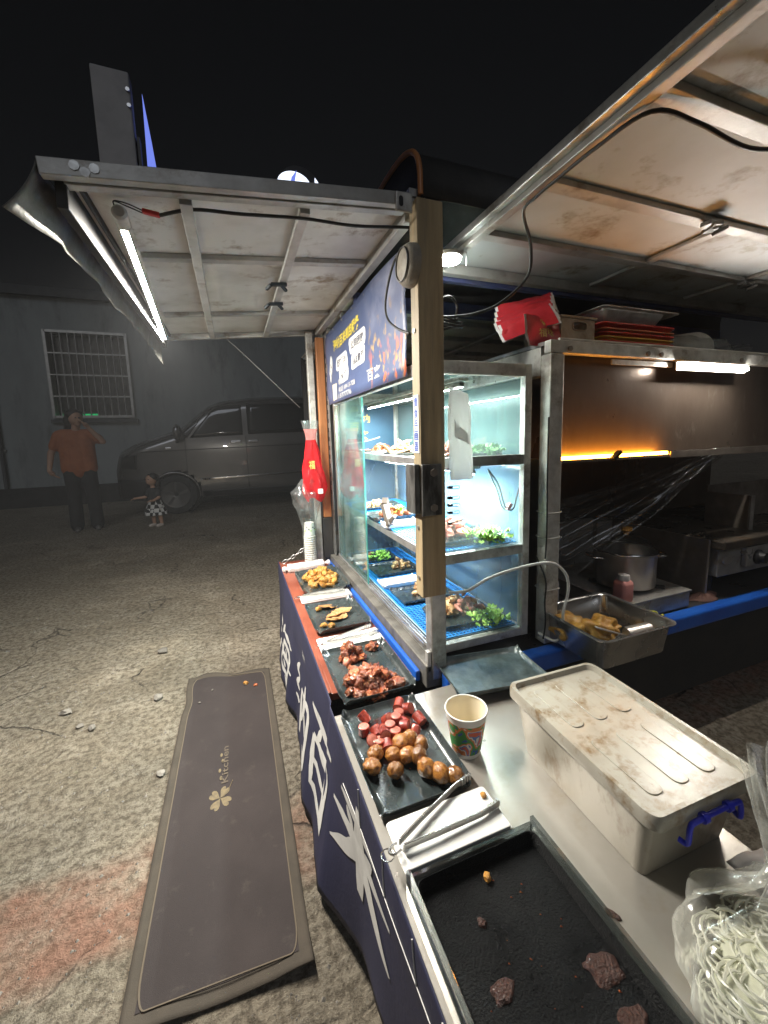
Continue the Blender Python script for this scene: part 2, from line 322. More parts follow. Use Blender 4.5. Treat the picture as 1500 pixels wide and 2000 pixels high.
def thing(name, label, cat, loc=(0, 0, 0), rz=0, group=None):
    o = bpy.data.objects.new(name, None); o.empty_display_size = .05; col.objects.link(o)
    o.location = loc; o.rotation_euler = (0, 0, rz); ROOT[o.name] = Vector(loc); return tag(o, label, cat, group)
def struct(o): o['kind'] = 'structure'; return o
def stuff(o): o['kind'] = 'stuff'; return o
def copy_tree(o, parent=None):
    c = o.copy(); col.objects.link(c); c.parent = parent
    for ch in o.children: copy_tree(ch, c)
    return c
def arc(c, r, a0, a1, n, f): return [f(c, r, R(a0 + (a1 - a0) * i / (n - 1))) for i in range(n)]
def smooth_path(pts, k=6):
    P = [Vector(p) for p in pts]; P = [P[0]] + P + [P[-1]]; out = []
    for i in range(1, len(P) - 2):
        for t in range(k):
            u = t / k; a, b, c, d = P[i - 1:i + 3]
            out.append(.5 * ((2 * b) + (c - a) * u + (2 * a - 5 * b + 4 * c - d) * u * u + (3 * b - a - 3 * c + d) * u ** 3))
    return out + [P[-2]]
def cable(name, pts, r, mat, label=None, cat='cable', parent=None, k=6, n=8):
    o = MB().tube(smooth_path(pts, k), r, n).build(name, mat, parent, smooth=60)
    if label: tag(o, label, cat)
    return o
def rrect(cx, cy, w_, h_, r, n=5):
    out = []
    for sx, sy, a0 in ((1, 1, 0), (-1, 1, 90), (-1, -1, 180), (1, -1, 270)):
        for i in range(n):
            a = R(a0 + 90 * i / (n - 1)); out.append((cx + sx * (w_ / 2 - r) + r * math.cos(a), cy + sy * (h_ / 2 - r) + r * math.sin(a)))
    return out
def half_tube(p, q, r, name, lit, parent):
    """an LED tube: the lower half is the lit diffuser, the upper half its metal back"""
    d = (q - p).normalized(); a = d.cross(Vector((0, 0, 1))).normalized(); u = a.cross(d).normalized(); n = 10
    def shell(a0, a1): return [[c + a * r * math.cos(a0 + (a1 - a0) * k / n) + u * r * math.sin(a0 + (a1 - a0) * k / n) for k in range(n + 1)] for c in (p, q)]
    lo = shell(math.pi * 1.36, math.pi * 1.64); hi = shell(-.36 * math.pi, 1.36 * math.pi)
    o = MB().add(lo[0] + lo[1], [(k, k + 1, n + 2 + k, n + 1 + k) for k in range(n)]).build(name, lit, parent, smooth=60)
    MB().add(hi[0] + hi[1], [(k, k + 1, n + 2 + k, n + 1 + k) for k in range(n)] + [(0, n, 2 * n + 1, n + 1)]).build('back', M['galv_light'], o, smooth=60)
    return o
def text_mesh(txt, size, bold=0., fit=None, res=3):
    """flat letters as vertices and faces, origin at the lower left"""
    cu = bpy.data.curves.new('t', 'FONT'); cu.body = txt; cu.size = size; cu.offset = bold; cu.resolution_u = res; cu.fill_mode = 'FRONT'
    o = bpy.data.objects.new('t', cu); col.objects.link(o); dg = bpy.context.evaluated_depsgraph_get(); dg.update()
    me = o.evaluated_get(dg).to_mesh(); vs = [v.co.copy() for v in me.vertices]; fs = [tuple(p.vertices) for p in me.polygons]
    o.evaluated_get(dg).to_mesh_clear(); bpy.data.objects.remove(o); bpy.data.curves.remove(cu)
    if not vs: return [Vector((0, 0, 0))], []
    x0 = min(v.x for v in vs); x1 = max(v.x for v in vs); y0 = min(v.y for v in vs); y1 = max(v.y for v in vs)
    fx, fy = ((fit[0] / (x1 - x0)), (fit[1] / (y1 - y0))) if fit else (1, 1)
    return [Vector(((v.x - x0) * fx, (v.y - y0) * fy, 0)) for v in vs], fs
def text_part(name, txt, size, o, dx, dy, mat, parent, bold=0., fit=None):
    vs, fs = text_mesh(txt, size, bold, fit); o = Vector(o); dx = Vector(dx); dy = Vector(dy)
    return MB().add([o + dx * v.x + dy * v.y for v in vs], fs).build(name, mat, parent, fix=False)

# ------------------------------------------------------------------ ground
def ground_material():
    m = bpy.data.materials.new('worn_asphalt'); m.use_nodes = True; n = m.node_tree.nodes; l = m.node_tree.links; b = n['Principled BSDF']
    tc = n.new('ShaderNodeTexCoord'); P = tc.outputs['Object']
    def nz(s, d=8, rg=.62):
        t = n.new('ShaderNodeTexNoise'); t.inputs['Scale'].default_value = s; t.inputs['Detail'].default_value = d; t.inputs['Roughness'].default_value = rg; l.new(P, t.inputs['Vector']); return t.outputs[0]
    def mr(x, a, c, lo=0., hi=1.):
        r = n.new('ShaderNodeMapRange'); r.inputs[1].default_value = a; r.inputs[2].default_value = c; r.inputs[3].default_value = lo; r.inputs[4].default_value = hi; l.new(x, r.inputs[0]); return r.outputs[0]
    def mth(op, a, c):
        r = n.new('ShaderNodeMath'); r.operation = op
        for i, q in enumerate((a, c)):
            if isinstance(q, (int, float)): r.inputs[i].default_value = q
            else: l.new(q, r.inputs[i])
        return r.outputs[0]
    def mix(f, a, c):
        x = n.new('ShaderNodeMix'); x.data_type = 'RGBA'; l.new(f, x.inputs[0])
        for s, i in ((a, 6), (c, 7)):
            if isinstance(s, tuple): x.inputs[i].default_value = (*s, 1)
            else: l.new(s, x.inputs[i])
        return x.outputs[2]
    big = nz(.9); mid = nz(5); fine = nz(38, 10, .75); grain = nz(160, 4, .8)
    c = mix(mr(big, .38, .62), (.40, .335, .245), (.52, .45, .345))
    c = mix(mr(mid, .45, .68), c, (.58, .51, .405))
    c = mix(mr(fine, .42, .56), mix(mr(fine, 0, 1), (.17, .138, .096), (.23, .19, .135)), c)
    c = mix(mr(grain, .60, .72), c, (.55, .52, .46))
    # faded red painted line along the cart's back end
    sx = n.new('ShaderNodeSeparateXYZ'); l.new(P, sx.inputs[0])
    yw = mth('ADD', sx.outputs[1], mth('MULTIPLY', mth('SUBTRACT', mid, .5), .22))
    band = mth('MULTIPLY', mr(yw, 1.06, 1.13), mr(yw, 1.42, 1.34))
    wear = mr(nz(3.2, 9, .7), .36, .58)
    red = mth('MULTIPLY', band, mth('MULTIPLY', wear, mr(fine, .3, .55, .2, .62)))
    c = mix(red, c, (.56, .21, .125))
    # cracks
    vo = n.new('ShaderNodeTexVoronoi'); vo.feature = 'DISTANCE_TO_EDGE'; vo.inputs['Scale'].default_value = 2.6
    dv = n.new('ShaderNodeMix'); dv.data_type = 'VECTOR'; dv.inputs[0].default_value = .22; l.new(P, dv.inputs[4])
    nt = n.new('ShaderNodeTexNoise'); nt.inputs['Scale'].default_value = 3.5; nt.inputs['Detail'].default_value = 8; l.new(P, nt.inputs['Vector']); l.new(nt.outputs['Color'], dv.inputs[5])
    l.new(dv.outputs[1], vo.inputs['Vector'])
    crack = mth('MULTIPLY', mr(vo.outputs['Distance'], .016, .001), mr(nz(1.1), .50, .60))
    c = mix(mth('MULTIPLY', crack, .75), c, (.035, .03, .025))
    l.new(c, b.inputs['Base Color'])
    l.new(mr(fine, .3, .7, .95, .62), b.inputs['Roughness'])
    b.inputs['Specular IOR Level'].default_value = .45
    rgh = mr(nz(.8, 4), .36, .55, .3, 1.0)
    h = mth('MULTIPLY', mth('ADD', mth('MULTIPLY', fine, 1.0), mth('MULTIPLY', grain, .35)), rgh); h = mth('ADD', h, mth('MULTIPLY', mid, .8)); h = mth('SUBTRACT', h, mth('MULTIPLY', crack, .7))
    bp = n.new('ShaderNodeBump'); bp.inputs['Strength'].default_value = 1.0; bp.inputs['Distance'].default_value = .07
    l.new(h, bp.inputs['Height']); l.new(bp.outputs[0], b.inputs['Normal'])
    return m
gm = ground_material()
g = MB()
g.grid(lambda u, v: (-60 + 120 * u, -40 + 120 * v, 0), 41, 41)
struct(g.build('ground', gm))
# loose stones lying on the ground and fine gravel
def stone_meshes(k):
    return [MB().blob((0, 0, .5), (1, .75, .5), 2, .35, 1.6, s).mesh('stone', M['stone'], 50) for s in range(k)]
SM = stone_meshes(4)
for i, (x, y, r, lab) in enumerate(((-.498, 2.767, .032, 'flat pale stone lying alone beyond the far end of the mat'),
                                    (-.45, 2.253, .026, 'pointed grey stone beside the far left corner of the mat'),
                                    (-.852, 2.30, .024, 'small white stone left of the mat on bare asphalt'),
                                    (-.70, 2.12, .020, 'whitish stone chip in the pair left of the mat'),
                                    (-.755, 2.16, .017, 'whitish stone chip in the pair left of the mat'),
                                    (-.36, 1.70, .018, 'tiny dark stone against the left edge of the mat'))):
    o = bpy.data.objects.new('stone', SM[i % 4]); col.objects.link(o); o.location = (x, y, .0); o.scale = (r, r, r); o.rotation_euler = (0, 0, i * 1.7)
    tag(o, lab, 'stone', 'loose stones by the mat')
gv = MB(); rg = random.Random(3)
for i in range(5200):
    x = rg.uniform(-2.2, .15); y = rg.uniform(.5, 4.6)
    if -.36 < x < .12 and .85 < y < 2.42: continue
    if noise.noise(Vector((x * 1.3, y * 1.3, 0))) < rg.uniform(-.5, .25): continue
    r = rg.choice((.0025, .003, .004, .0055)) * rg.uniform(.7, 1.3); a = rg.uniform(0, 6.28); q = []
    for k in range(4): q.append((x + r * math.cos(a + k * 1.57) * rg.uniform(.7, 1.2), y + r * math.sin(a + k * 1.57), 0))
    gv.add(q + [(x, y, r * rg.uniform(.6, 1.1))], [(0, 1, 4), (1, 2, 4), (2, 3, 4), (3, 0, 4)])
o = gv.build('gravel', M['gravel'], fix=False); stuff(o); tag(o, 'fine loose gravel strewn over the asphalt beside the mat', 'gravel')

# ------------------------------------------------------------------ building behind
B = thing('building', 'grey rendered building wall with a barred window behind the van', 'building', (-2, 10.8, 0))
wx0, wx1, wz0, wz1 = -3.44, -2.02, 1.89, 3.62
MB().box(-14, wx0, 10.8, 11.1, .42, 4.3).box(wx1, 14, 10.8, 11.1, .42, 4.3).box(wx0, wx1, 10.8, 11.1, .42, wz0).box(wx0, wx1, 10.8, 11.1, wz1, 4.3).build('wall', M['wall_paint'], B)
MB().box(-14, 14, 10.78, 11.1, 0, .42).build('plinth', M['wall_dark'], B)
MB().box(-14, 14, 10.70, 11.1, 4.30, 4.48).build('ledge', M['concrete_ledge'], B)
MB().box(wx0 - .08, wx1 + .08, 10.72, 10.799, wz0 - .13, wz0 - .06).build('sill', M['concrete_ledge'], B)
for z_ in (1.2, 2.1, 3.4): MB().box(-4.49, -4.35, 10.75, 10.799, z_, z_ + .03).build('pipe_clip', M['galv'], B)
MB().tube([(-4.42, 10.74, .43), (-4.42, 10.74, 4.29)], .035, 10).build('downpipe', M['concrete_ledge'], B, smooth=60)
wn_ = MB().box(wx0, wx1, 11.0, 11.03, wz0, wz1).build('window', M['window_dark'], B)
fr = MB()
for a in ((wx0 - .03, wx0 + .02, wz0 - .03, wz1 + .03), (wx1 - .02, wx1 + .03, wz0 - .03, wz1 + .03)): fr.box(a[0], a[1], 10.70, 10.74, a[2], a[3])
fr.box(wx0, wx1, 10.70, 10.74, wz1 - .02, wz1 + .03).box(wx0, wx1, 10.70, 10.74, wz0 - .03, wz0 + .02)
fr.build('grille_frame', M['grille'], wn_)
for k in range(1, 11):
    x = wx0 + (wx1 - wx0) * k / 11
    MB().tube([(x, 10.72, wz0), (x, 10.72, wz1)], .014, 8).build('bar', M['grille'], wn_, smooth=60)
for z in (wz0 + .42, wz0 + .86, wz0 + 1.30):
    MB().box(wx0, wx1, 10.705, 10.735, z - .012, z + .012).build('crossbar', M['grille'], wn_)
MB().box(wx0 + .05, wx0 + .7, 10.96, 10.99, wz0 + .02, wz0 + .07).build('green_lamp', M['green_on'], wn_)

# ------------------------------------------------------------------ van
V = thing('parked_van', 'dark grey panel van parked along the wall, nose toward the woman', 'van', (.5, 9.15, 0))
Yn, Yf = 8.2, 10.1
def lerp_tab(tab, x):
    for (a, b), (c, d) in zip(tab, tab[1:]):
        if x <= c: return b + (d - b) * max(0, (x - a)) / (c - a)
    return tab[-1][1]
top = [(-1.95, .95), (-1.90, 1.14), (-1.55, 1.30), (-1.05, 1.47), (-.86, 1.54), (-.42, 1.93), (-.15, 2.04), (.4, 2.11), (1.4, 2.15), (2.6, 2.14), (2.9, 2.06), (3.0, 1.9)]
def van_half(x, z):
    """half width of the body at x, z"""
    zt = lerp_tab(top, x); hw = .95
    if z > 1.15: hw -= .16 * ((z - 1.15) / 1.0) ** 1.4
    if z > zt - .16: hw -= .22 * ((z - zt + .16) / .16) ** 2
    if z < .45: hw -= .05 * (.45 - z) / .2
    if x < -1.5: hw -= .30 * ((-1.5 - x) / .45) ** 2
    if x > 2.8: hw -= .15 * ((x - 2.8) / .2) ** 2
    return hw
b = MB(); XS = [-1.95, -1.93, -1.88, -1.8, -1.68, -1.55, -1.4] + [-1.3 + .1 * k for k in range(44)]; NZ = 26
def van_side(x, t, s):
    zt = lerp_tab(top, x); zb = .28 if x > -1.7 else .28 + .1 * (-1.7 - x) / .25
    z = zb + (zt - zb) * t; return (x, 9.15 + s * van_half(x, z), z)
rings = []
for x in XS:
    rings.append([van_side(x, i / NZ, -1) for i in range(NZ + 1)] + [van_side(x, 1 - i / NZ, 1) for i in range(NZ + 1)])
nn = len(rings[0]); vs = [p for r_ in rings for p in r_]; fs = []
wc, wr = -1.02, .40
def in_arch(i, k):
    x = (XS[i] + XS[i + 1]) / 2; z = rings[i][k][2]; kk = k < NZ
    return kk and (x - wc) ** 2 + (z - .36) ** 2 < wr ** 2
for i in range(len(XS) - 1):
    for k in range(nn):
        if in_arch(i, k): continue
        fs.append((i * nn + k, i * nn + (k + 1) % nn, (i + 1) * nn + (k + 1) % nn, (i + 1) * nn + k))
fs += [tuple(range(nn)), tuple(reversed(range((len(XS) - 1) * nn, len(XS) * nn)))]
body = MB().add(vs, fs).build('body', M['van_paint'], V, smooth=38)
def van_panel(name, outline, mat, off=.006, parent=V):
    """a panel lying on the near side, cut to an outline of x, z"""
    n = 14; P = []
    (a0, a1), (b0, b1), (c0, c1), (d0, d1) = outline      # lower-left, lower-right, upper-right, upper-left
    def f(u, v):
        x = (a0 + (b0 - a0) * u) * (1 - v) + (d0 + (c0 - d0) * u) * v; z = (a1 + (b1 - a1) * u) * (1 - v) + (d1 + (c1 - d1) * u) * v
        return (x, 9.15 - van_half(x, z) - off, z)
    return MB().grid(f, n, 8).build(name, mat, parent, smooth=60, solid=.006)
van_panel('side_window', ((-.72, 1.36), (.18, 1.40), (.18, 1.95), (-.28, 1.92)), M['van_glass'])
van_panel('side_window', ((.27, 1.41), (1.55, 1.44), (1.55, 2.0), (.27, 1.96)), M['van_glass'])
van_panel('side_window', ((1.65, 1.44), (2.75, 1.44), (2.75, 2.0), (1.65, 2.0)), M['van_glass'])
van_panel('quarter_window', ((-.95, 1.36), (-.76, 1.36), (-.55, 1.66), (-.62, 1.66)), M['van_glass'])
van_panel('trim_strip', ((-.6, .60), (2.6, .66), (2.6, .69), (-.6, .63)), M['chrome'], .012)
van_panel('sill', ((-.58, .29), (2.6, .29), (2.6, .40), (-.58, .40)), M['van_black'], .012)
van_panel('crease', ((-1.5, 1.13), (2.7, 1.22), (2.7, 1.235), (-1.5, 1.145)), M['van_black'], .004)
for x in (-.80, .225, 1.6): van_panel('door_gap', ((x - .006, .42), (x + .006, .42), (x + .006, 1.38), (x - .006, 1.38)), M['van_black'], .003)
for x in (.05, .35): van_panel('door_handle', ((x - .09, 1.255), (x + .09, 1.26), (x + .09, 1.30), (x - .09, 1.295)), M['chrome'], .03)
van_panel('indicator', ((-1.12, 1.17), (-1.02, 1.175), (-1.02, 1.21), (-1.12, 1.205)), M['chrome'], .012)
van_panel('headlamp', ((-1.86, .86), (-1.58, .84), (-1.56, 1.10), (-1.82, 1.06)), M['window_dark'], .008)
van_panel('bumper', ((-1.93, .32), (-1.40, .32), (-1.40, .66), (-1.93, .66)), M['van_black'], .012)
ap = [(wc + wr * math.cos(R(a)), .36 + wr * math.sin(R(a))) for a in range(-8, 190, 9)]
MB().tube([(x, 9.15 - van_half(x, z) - .008, z) for x, z in ap], .022, 8).build('arch_lip', M['van_paint'], V, smooth=60)
MB().lathe([(wr + .01, 8.20), (wr + .01, 8.52), (.02, 8.52)], (wc, 0, .36), 28, False, axis='y').build('arch_liner', M['van_black'], V)
MB().bar((-.92, 8.19, 1.30), (-.90, 8.02, 1.36), .05, .04).build('mirror_arm', M['van_black'], V)
MB().blob((-.89, 8.00, 1.46), (.075, .11, .14), 3, .05).build('mirror', M['van_paint'], V, smooth=60)
for x in (wc, 2.25):
    wh = MB().lathe([(.34, 8.235), (.355, 8.25), (.36, 8.30), (.36, 8.42), (.34, 8.45)], (x, 0, .36), 32, True, axis='y').build('wheel', M['rubber'], V, smooth=40)
    MB().lathe([(.0, 8.245), (.06, 8.226), (.2, 8.228), (.235, 8.222), (.24, 8.236)], (x, 0, .36), 28, True, axis='y').build('rim', M['rim'], wh, smooth=40)
    for k in range(5):
        a = k * 2 * math.pi / 5 + .3; MB().bar((x + .05 * math.cos(a), 8.222, .36 + .05 * math.sin(a)), (x + .22 * math.cos(a), 8.222, .36 + .22 * math.sin(a)), .045, .014, up=(0, 1, 0)).build('spoke', M['rim'], wh)

# ------------------------------------------------------------------ people
def figure(name, caps, mat, parent, vox=.012, blobs=(), lap=4):
    """one continuous surface grown round tapering limbs"""
    b = MB()
    for p, q, r0, r1 in caps:
        p = Vector(p); q = Vector(q); n = max(3, int((q - p).length / .02))
        pts = [p + (q - p) * i / n for i in range(n + 1)]; rs = [r0 + (r1 - r0) * i / n for i in range(n + 1)]
        d = (q - p).normalized()
        pts = [p - d * r0 * .95, p - d * r0 * .7] + pts + [q + d * r1 * .7, q + d * r1 * .95]; rs = [r0 * .25, r0 * .7] + rs + [r1 * .7, r1 * .25]
        b.tube(pts, rs, 14)
    for c, r in blobs: b.blob(c, r, 3, 0)
    o = b.build(name, mat, parent, smooth=180, w=False)
    md = o.modifiers.new('Remesh', 'REMESH'); md.mode = 'VOXEL'; md.voxel_size = vox; md.use_smooth_shade = True
    md = o.modifiers.new('Smooth', 'SMOOTH'); md.factor = .5; md.iterations = lap
    return o
def hand(wrist, tip, up, s=1.):
    """palm, four fingers and a thumb as capsules"""
    wv = Vector(wrist); d = (Vector(tip) - wv).normalized(); u = Vector(up).normalized(); sd = d.cross(u).normalized(); out = []
    out.append((wv, wv + d * .05 * s, .024 * s, .034 * s))
    for k, ln in enumerate((.065, .075, .07, .055)):
        b0 = wv + d * .075 * s + sd * (k - 1.5) * .018 * s; m = b0 + d * ln * .5 * s - u * .006 * s; e = m + d * ln * .4 * s - u * .022 * s
        out += [(b0, m, .0095 * s, .009 * s), (m, e, .009 * s, .008 * s)]
    t0 = wv + d * .02 * s - sd * .025 * s; t1 = t0 + (d * .035 - sd * .028) * s
    out += [(t0, t1, .012 * s, .0105 * s), (t1, t1 + (d * .03 - sd * .004 - u * .01) * s, .0105 * s, .009 * s)]
    return out
W = thing('person', 'woman in rust-orange T-shirt and black trousers standing before the wall, hand to face', 'person', (-2.17, 7.44, 0), R(8))
S = 1.05
def sc_(L): return [(tuple(c * S for c in p), tuple(c * S for c in q), r0 * S, r1 * S) for p, q, r0, r1 in L]
lw, rw = (-.33, -.06, .88), (.17, -.10, 1.47)
skin = [((0, 0, 1.36), (.02, -.02, 1.50), .055, .052),
        ((-.19, 0, 1.36), (-.30, .0, 1.12), .05, .042), ((-.30, 0, 1.12), lw, .042, .028),
        ((.18, 0, 1.36), (.31, -.03, 1.27), .05, .042), ((.31, -.03, 1.27), rw, .042, .028),
        ((-.15, 0, 1.36), (.15, 0, 1.36), .06, .06), ((0, 0, 1.30), (0, 0, .95), .07, .07),
        ((-.09, 0, .92), (-.10, 0, .5), .09, .06), ((-.10, 0, .5), (-.10, .02, .08), .06, .04), ((.09, 0, .92), (.12, 0, .5), .09, .06), ((.12, 0, .5), (.13, .02, .08), .06, .04)]
skin += [(tuple(a), tuple(b_), c, d) for a, b_, c, d in hand(lw, (-.26, -.09, .80), (-1, 0, 0))] + [(tuple(a), tuple(b_), c, d) for a, b_, c, d in hand(rw, (.10, -.11, 1.57), (1, 0, .3))]
hb = [(tuple(c * S for c in (.03, -.03, 1.60)), tuple(r * S for r in (.085, .098, .115))), (tuple(c * S for c in (.075, -.085, 1.585)), (.014 * S, .018 * S, .022 * S)), (tuple(c * S for c in (.05, -.085, 1.52)), (.035 * S, .03 * S, .03 * S)),
      (tuple(c * S for c in (.055, -.115, 1.545)), (.024 * S, .012 * S, .007 * S))]
bodyw = figure('body', sc_(skin), M['skin'], W, .010, hb, 3)
figure('shirt', sc_([((-.16, 0, 1.38), (.16, 0, 1.38), .075, .075), ((-.08, 0, 1.30), (-.10, 0, .90), .13, .115), ((.08, 0, 1.30), (.10, 0, .90), .13, .115), ((-.10, 0, .90), (.10, 0, .90), .118, .118), ((0, -.012, 1.32), (0, -.012, .88), .125, .125),
       ((-.19, 0, 1.37), (-.255, 0, 1.21), .072, .068), ((.18, 0, 1.37), (.265, -.01, 1.30), .072, .068)]), M['shirt'], W, .014, lap=3)
figure('trousers', sc_([((-.09, 0, .90), (.09, 0, .90), .118, .118), ((-.09, 0, .88), (-.10, 0, .5), .11, .085), ((-.10, 0, .5), (-.11, .01, .07), .085, .085), ((.09, 0, .88), (.12, 0, .5), .11, .085), ((.12, 0, .5), (.13, .01, .07), .085, .085)]), M['trousers'], W, .014)
figure('hair', [], M['hair'], W, .012, [(tuple(c * S for c in (.005, .0, 1.655)), tuple(r * S for r in (.112, .112, .082))), (tuple(c * S for c in (-.065, .03, 1.56)), tuple(r * S for r in (.058, .078, .11))), (tuple(c * S for c in (-.10, .04, 1.44)), tuple(r * S for r in (.035, .045, .10)))])
for sx in (-.11, .13): figure('shoe', sc_([((sx, .03, .035), (sx + .02, -.14, .03), .04, .034)]), M['shoe_dark'], W, .012)
for dx in (.045, .085): MB().blob(((dx - .005) * S, -.118 * S, 1.605 * S), .012, 2, 0).build('eye', M['hair'], W, smooth=60, w=False)

K = thing('person', 'toddler in black and white checked skirt reaching out beside the van wheel', 'person', (-1.20, 7.22, 0), R(-30))
kw = (-.20, -.12, .46)
ks = [((0, 0, .58), (-.01, -.01, .66), .03, .03), ((0, 0, .56), (0, 0, .36), .065, .075), ((-.05, 0, .555), (.05, 0, .555), .045, .045), ((-.075, -.02, .55), (-.10, -.06, .47), .026, .023), ((-.10, -.06, .47), kw, .023, .017),
      ((.075, 0, .55), (.10, -.03, .46), .026, .023), ((.10, -.03, .46), (.06, -.11, .42), .023, .017), ((-.04, 0, .33), (-.05, 0, .17), .042, .034), ((-.05, 0, .17), (-.05, .01, .05), .034, .026), ((.04, 0, .33), (.07, 0, .17), .042, .034), ((.07, 0, .17), (.075, .01, .05), .034, .026)]
ks += [(tuple(a), tuple(b_), c, d) for a, b_, c, d in hand(kw, (-.27, -.16, .45), (0, 0, 1), .6)] + [(tuple(a), tuple(b_), c, d) for a, b_, c, d in hand((.06, -.11, .42), (.02, -.16, .42), (0, 0, 1), .6)]
figure('body', ks, M['skin'], K, .007, [((-.01, -.015, .735), (.075, .082, .092)), ((-.02, -.098, .725), (.012, .012, .013)), ((-.02, -.09, .685), (.022, .012, .006))], 3)
figure('top', [((-.05, 0, .56), (.05, 0, .56), .052, .052), ((0, 0, .55), (0, 0, .40), .075, .085), ((-.07, -.02, .555), (-.09, -.045, .50), .038, .036), ((.07, 0, .555), (.09, -.02, .50), .038, .036)], M['kid_top'], K, .009)
figure('hair', [], M['hair'], K, .009, [((-.005, .008, .765), (.088, .09, .075)), ((.02, .045, .70), (.07, .05, .085)), ((.03, .06, .62), (.045, .035, .06))])
for sx in (-.05, .075): figure('shoe', [((sx, .015, .026), (sx - .01, -.07, .024), .03, .027)], M['shoe'], K, .009)
ck = pm('checked_cotton', (.6, .6, .6), None, rough=.85); nn_ = ck.node_tree.nodes; ch = nn_.new('ShaderNodeTexChecker'); ch.inputs['Scale'].default_value = 17
ch.inputs[1].default_value = (.65, .65, .63, 1); ch.inputs[2].default_value = (.02, .02, .02, 1); tcx = nn_.new('ShaderNodeTexCoord'); ck.node_tree.links.new(tcx.outputs['Object'], ch.inputs[0]); ck.node_tree.links.new(ch.outputs[0], nn_['Principled BSDF'].inputs[0])
def skirt(u, v):
    a = 2 * math.pi * u; r = .085 + .075 * v + .014 * v * math.sin(a * 9); return (r * math.cos(a), r * math.sin(a) * .9, .41 - .22 * v)
MB().grid(skirt, 64, 10, cu=True).build('skirt', ck, K, smooth=60, w=False, solid=.006)
for dx in (-.045, .005): MB().blob((dx, -.095, .742), .008, 2, 0).build('eye', M['hair'], K, smooth=60, w=False)

# ------------------------------------------------------------------ food truck: bed, posts, roof, awnings, hood
T = thing('food_truck', 'street food truck with raised awnings, steel hood and blue edge rails', 'food truck', (1.7, 2.0, 0))
MB().box(.56, 3.4, 1.125, 3.2, .13, .47).build('bed', M['dark_panel'], T, bevel=.006)
MB().box(.60, 3.4, 1.125, 3.2, .472, .522).build('deck', M['counter_dark'], T)
MB().box(.58, 3.4, 1.068, 1.122, .462, .532).build('rear_rail', M['blue_paint'], T, bevel=.012, seg=3)
MB().box(.512, .530, 1.17, 2.62, .480, .5195).build('side_rail', M['blue_paint'], T, bevel=.006)
MB().box(.533, .60, 1.13, 2.60, .474, .553).build('sill', M['dark_base'], T, bevel=.004)
for x in (.75, 3.1):
    wh = MB().lathe([(.20, x), (.22, x + .02), (.22, x + .13), (.20, x + .15)], (0, 2.5, .22), 24, True, axis='x').build('wheel', M['rubber'], T, smooth=40)
    MB().lathe([(.0, x - .01), (.12, x - .012), (.13, x + .005)], (0, 2.5, .22), 20, True, axis='x').build('rim', M['galv'], wh, smooth=40)
# posts
MB().box(.450, .488, 2.56, 2.60, .50, 1.93).build('steel_post', M['galv_light'], T, bevel=.003)
MB().box(.503, .552, 2.545, 2.585, .80, 1.90).build('wood_strip', M['wood_orange'], T, bevel=.004)
MB().box(.495, .555, 2.55, 2.595, .533, .797).build('lower_post', M['dark_panel'], T, bevel=.004)
ang = MB().box(.556, .562, 2.50, 2.58, .56, 1.93).build('slotted_angle', M['galv'], T)
for k in range(16): MB().box(.5535, .5560, 2.525, 2.537, .95 + k * .055, .975 + k * .055).build('slot', M['black'], ang)
post = MB().box(.512, .593, 1.100, 1.152, .800, 1.945).build('wood_post', M['wood_post'], T, bevel=.003)
for z in (1.60, 1.02, .86): MB().lathe([(.0, -.002), (.007, -.002), (.006, .004), (.0, .004)], (.510, 1.126, z), 10, False, axis='x').build('rivet', M['galv'], post, smooth=50)
br = MB().box(.493, .510, 1.105, 1.175, 1.065, 1.215).box(.5105, .575, 1.088, 1.0985, 1.060, 1.215).build('bracket', M['bracket'], T, bevel=.002)
for x, z in ((.545, 1.19), (.545, 1.085)): MB().lathe([(.012, 0), (.012, .008), (.006, .010)], (x, 1.078, z), 6, True, axis='y').build('bolt', M['steel_dark'], br)
MB().box(.552, .606, 1.126, 1.166, .50, .799).build('corner_column', M['galv'], T, bevel=.004)
MB().box(.538, .551, 1.13, 1.15, .53, .60).build('column_clip', M['galv_light'], T, bevel=.002)
lp = MB().box(.455, .505, 1.108, 1.116, 1.905, 1.955).build('latch_plate', M['galv_light'], T, bevel=.004)
MB().prism(rrect(.470, 1.930, .012, .026, .006), 1.1065, 1.1085, ax='y').build('slot', M['black'], lp)
ds = MB().lathe([(.0, -.028), (.040, -.028), (.050, -.024), (.056, -.014), (.058, 0), (.058, .006)], (.506, 1.13, 1.777), 36, False, axis='x').build('round_reflector', M['disc_dust'], T, smooth=40)
MB().tube([(.4765, 1.13 + .043 * math.cos(a * .262), 1.777 + .043 * math.sin(a * .262)) for a in range(24)], .0025, 6, True).build('ring', M['bracket'], ds, smooth=60)
st = MB().box(.5095, .5115, 1.106, 1.140, 1.248, 1.418).build('label_strip', M['paper'], T)
for k, chx in enumerate('貴食手画器'):
    text_part('lettering', chx, .03, (.5088, 1.137, 1.383 - k * .0325), (0, -1, 0), (0, 0, 1), M['ink_blue'], st, .0006, (.027, .029))
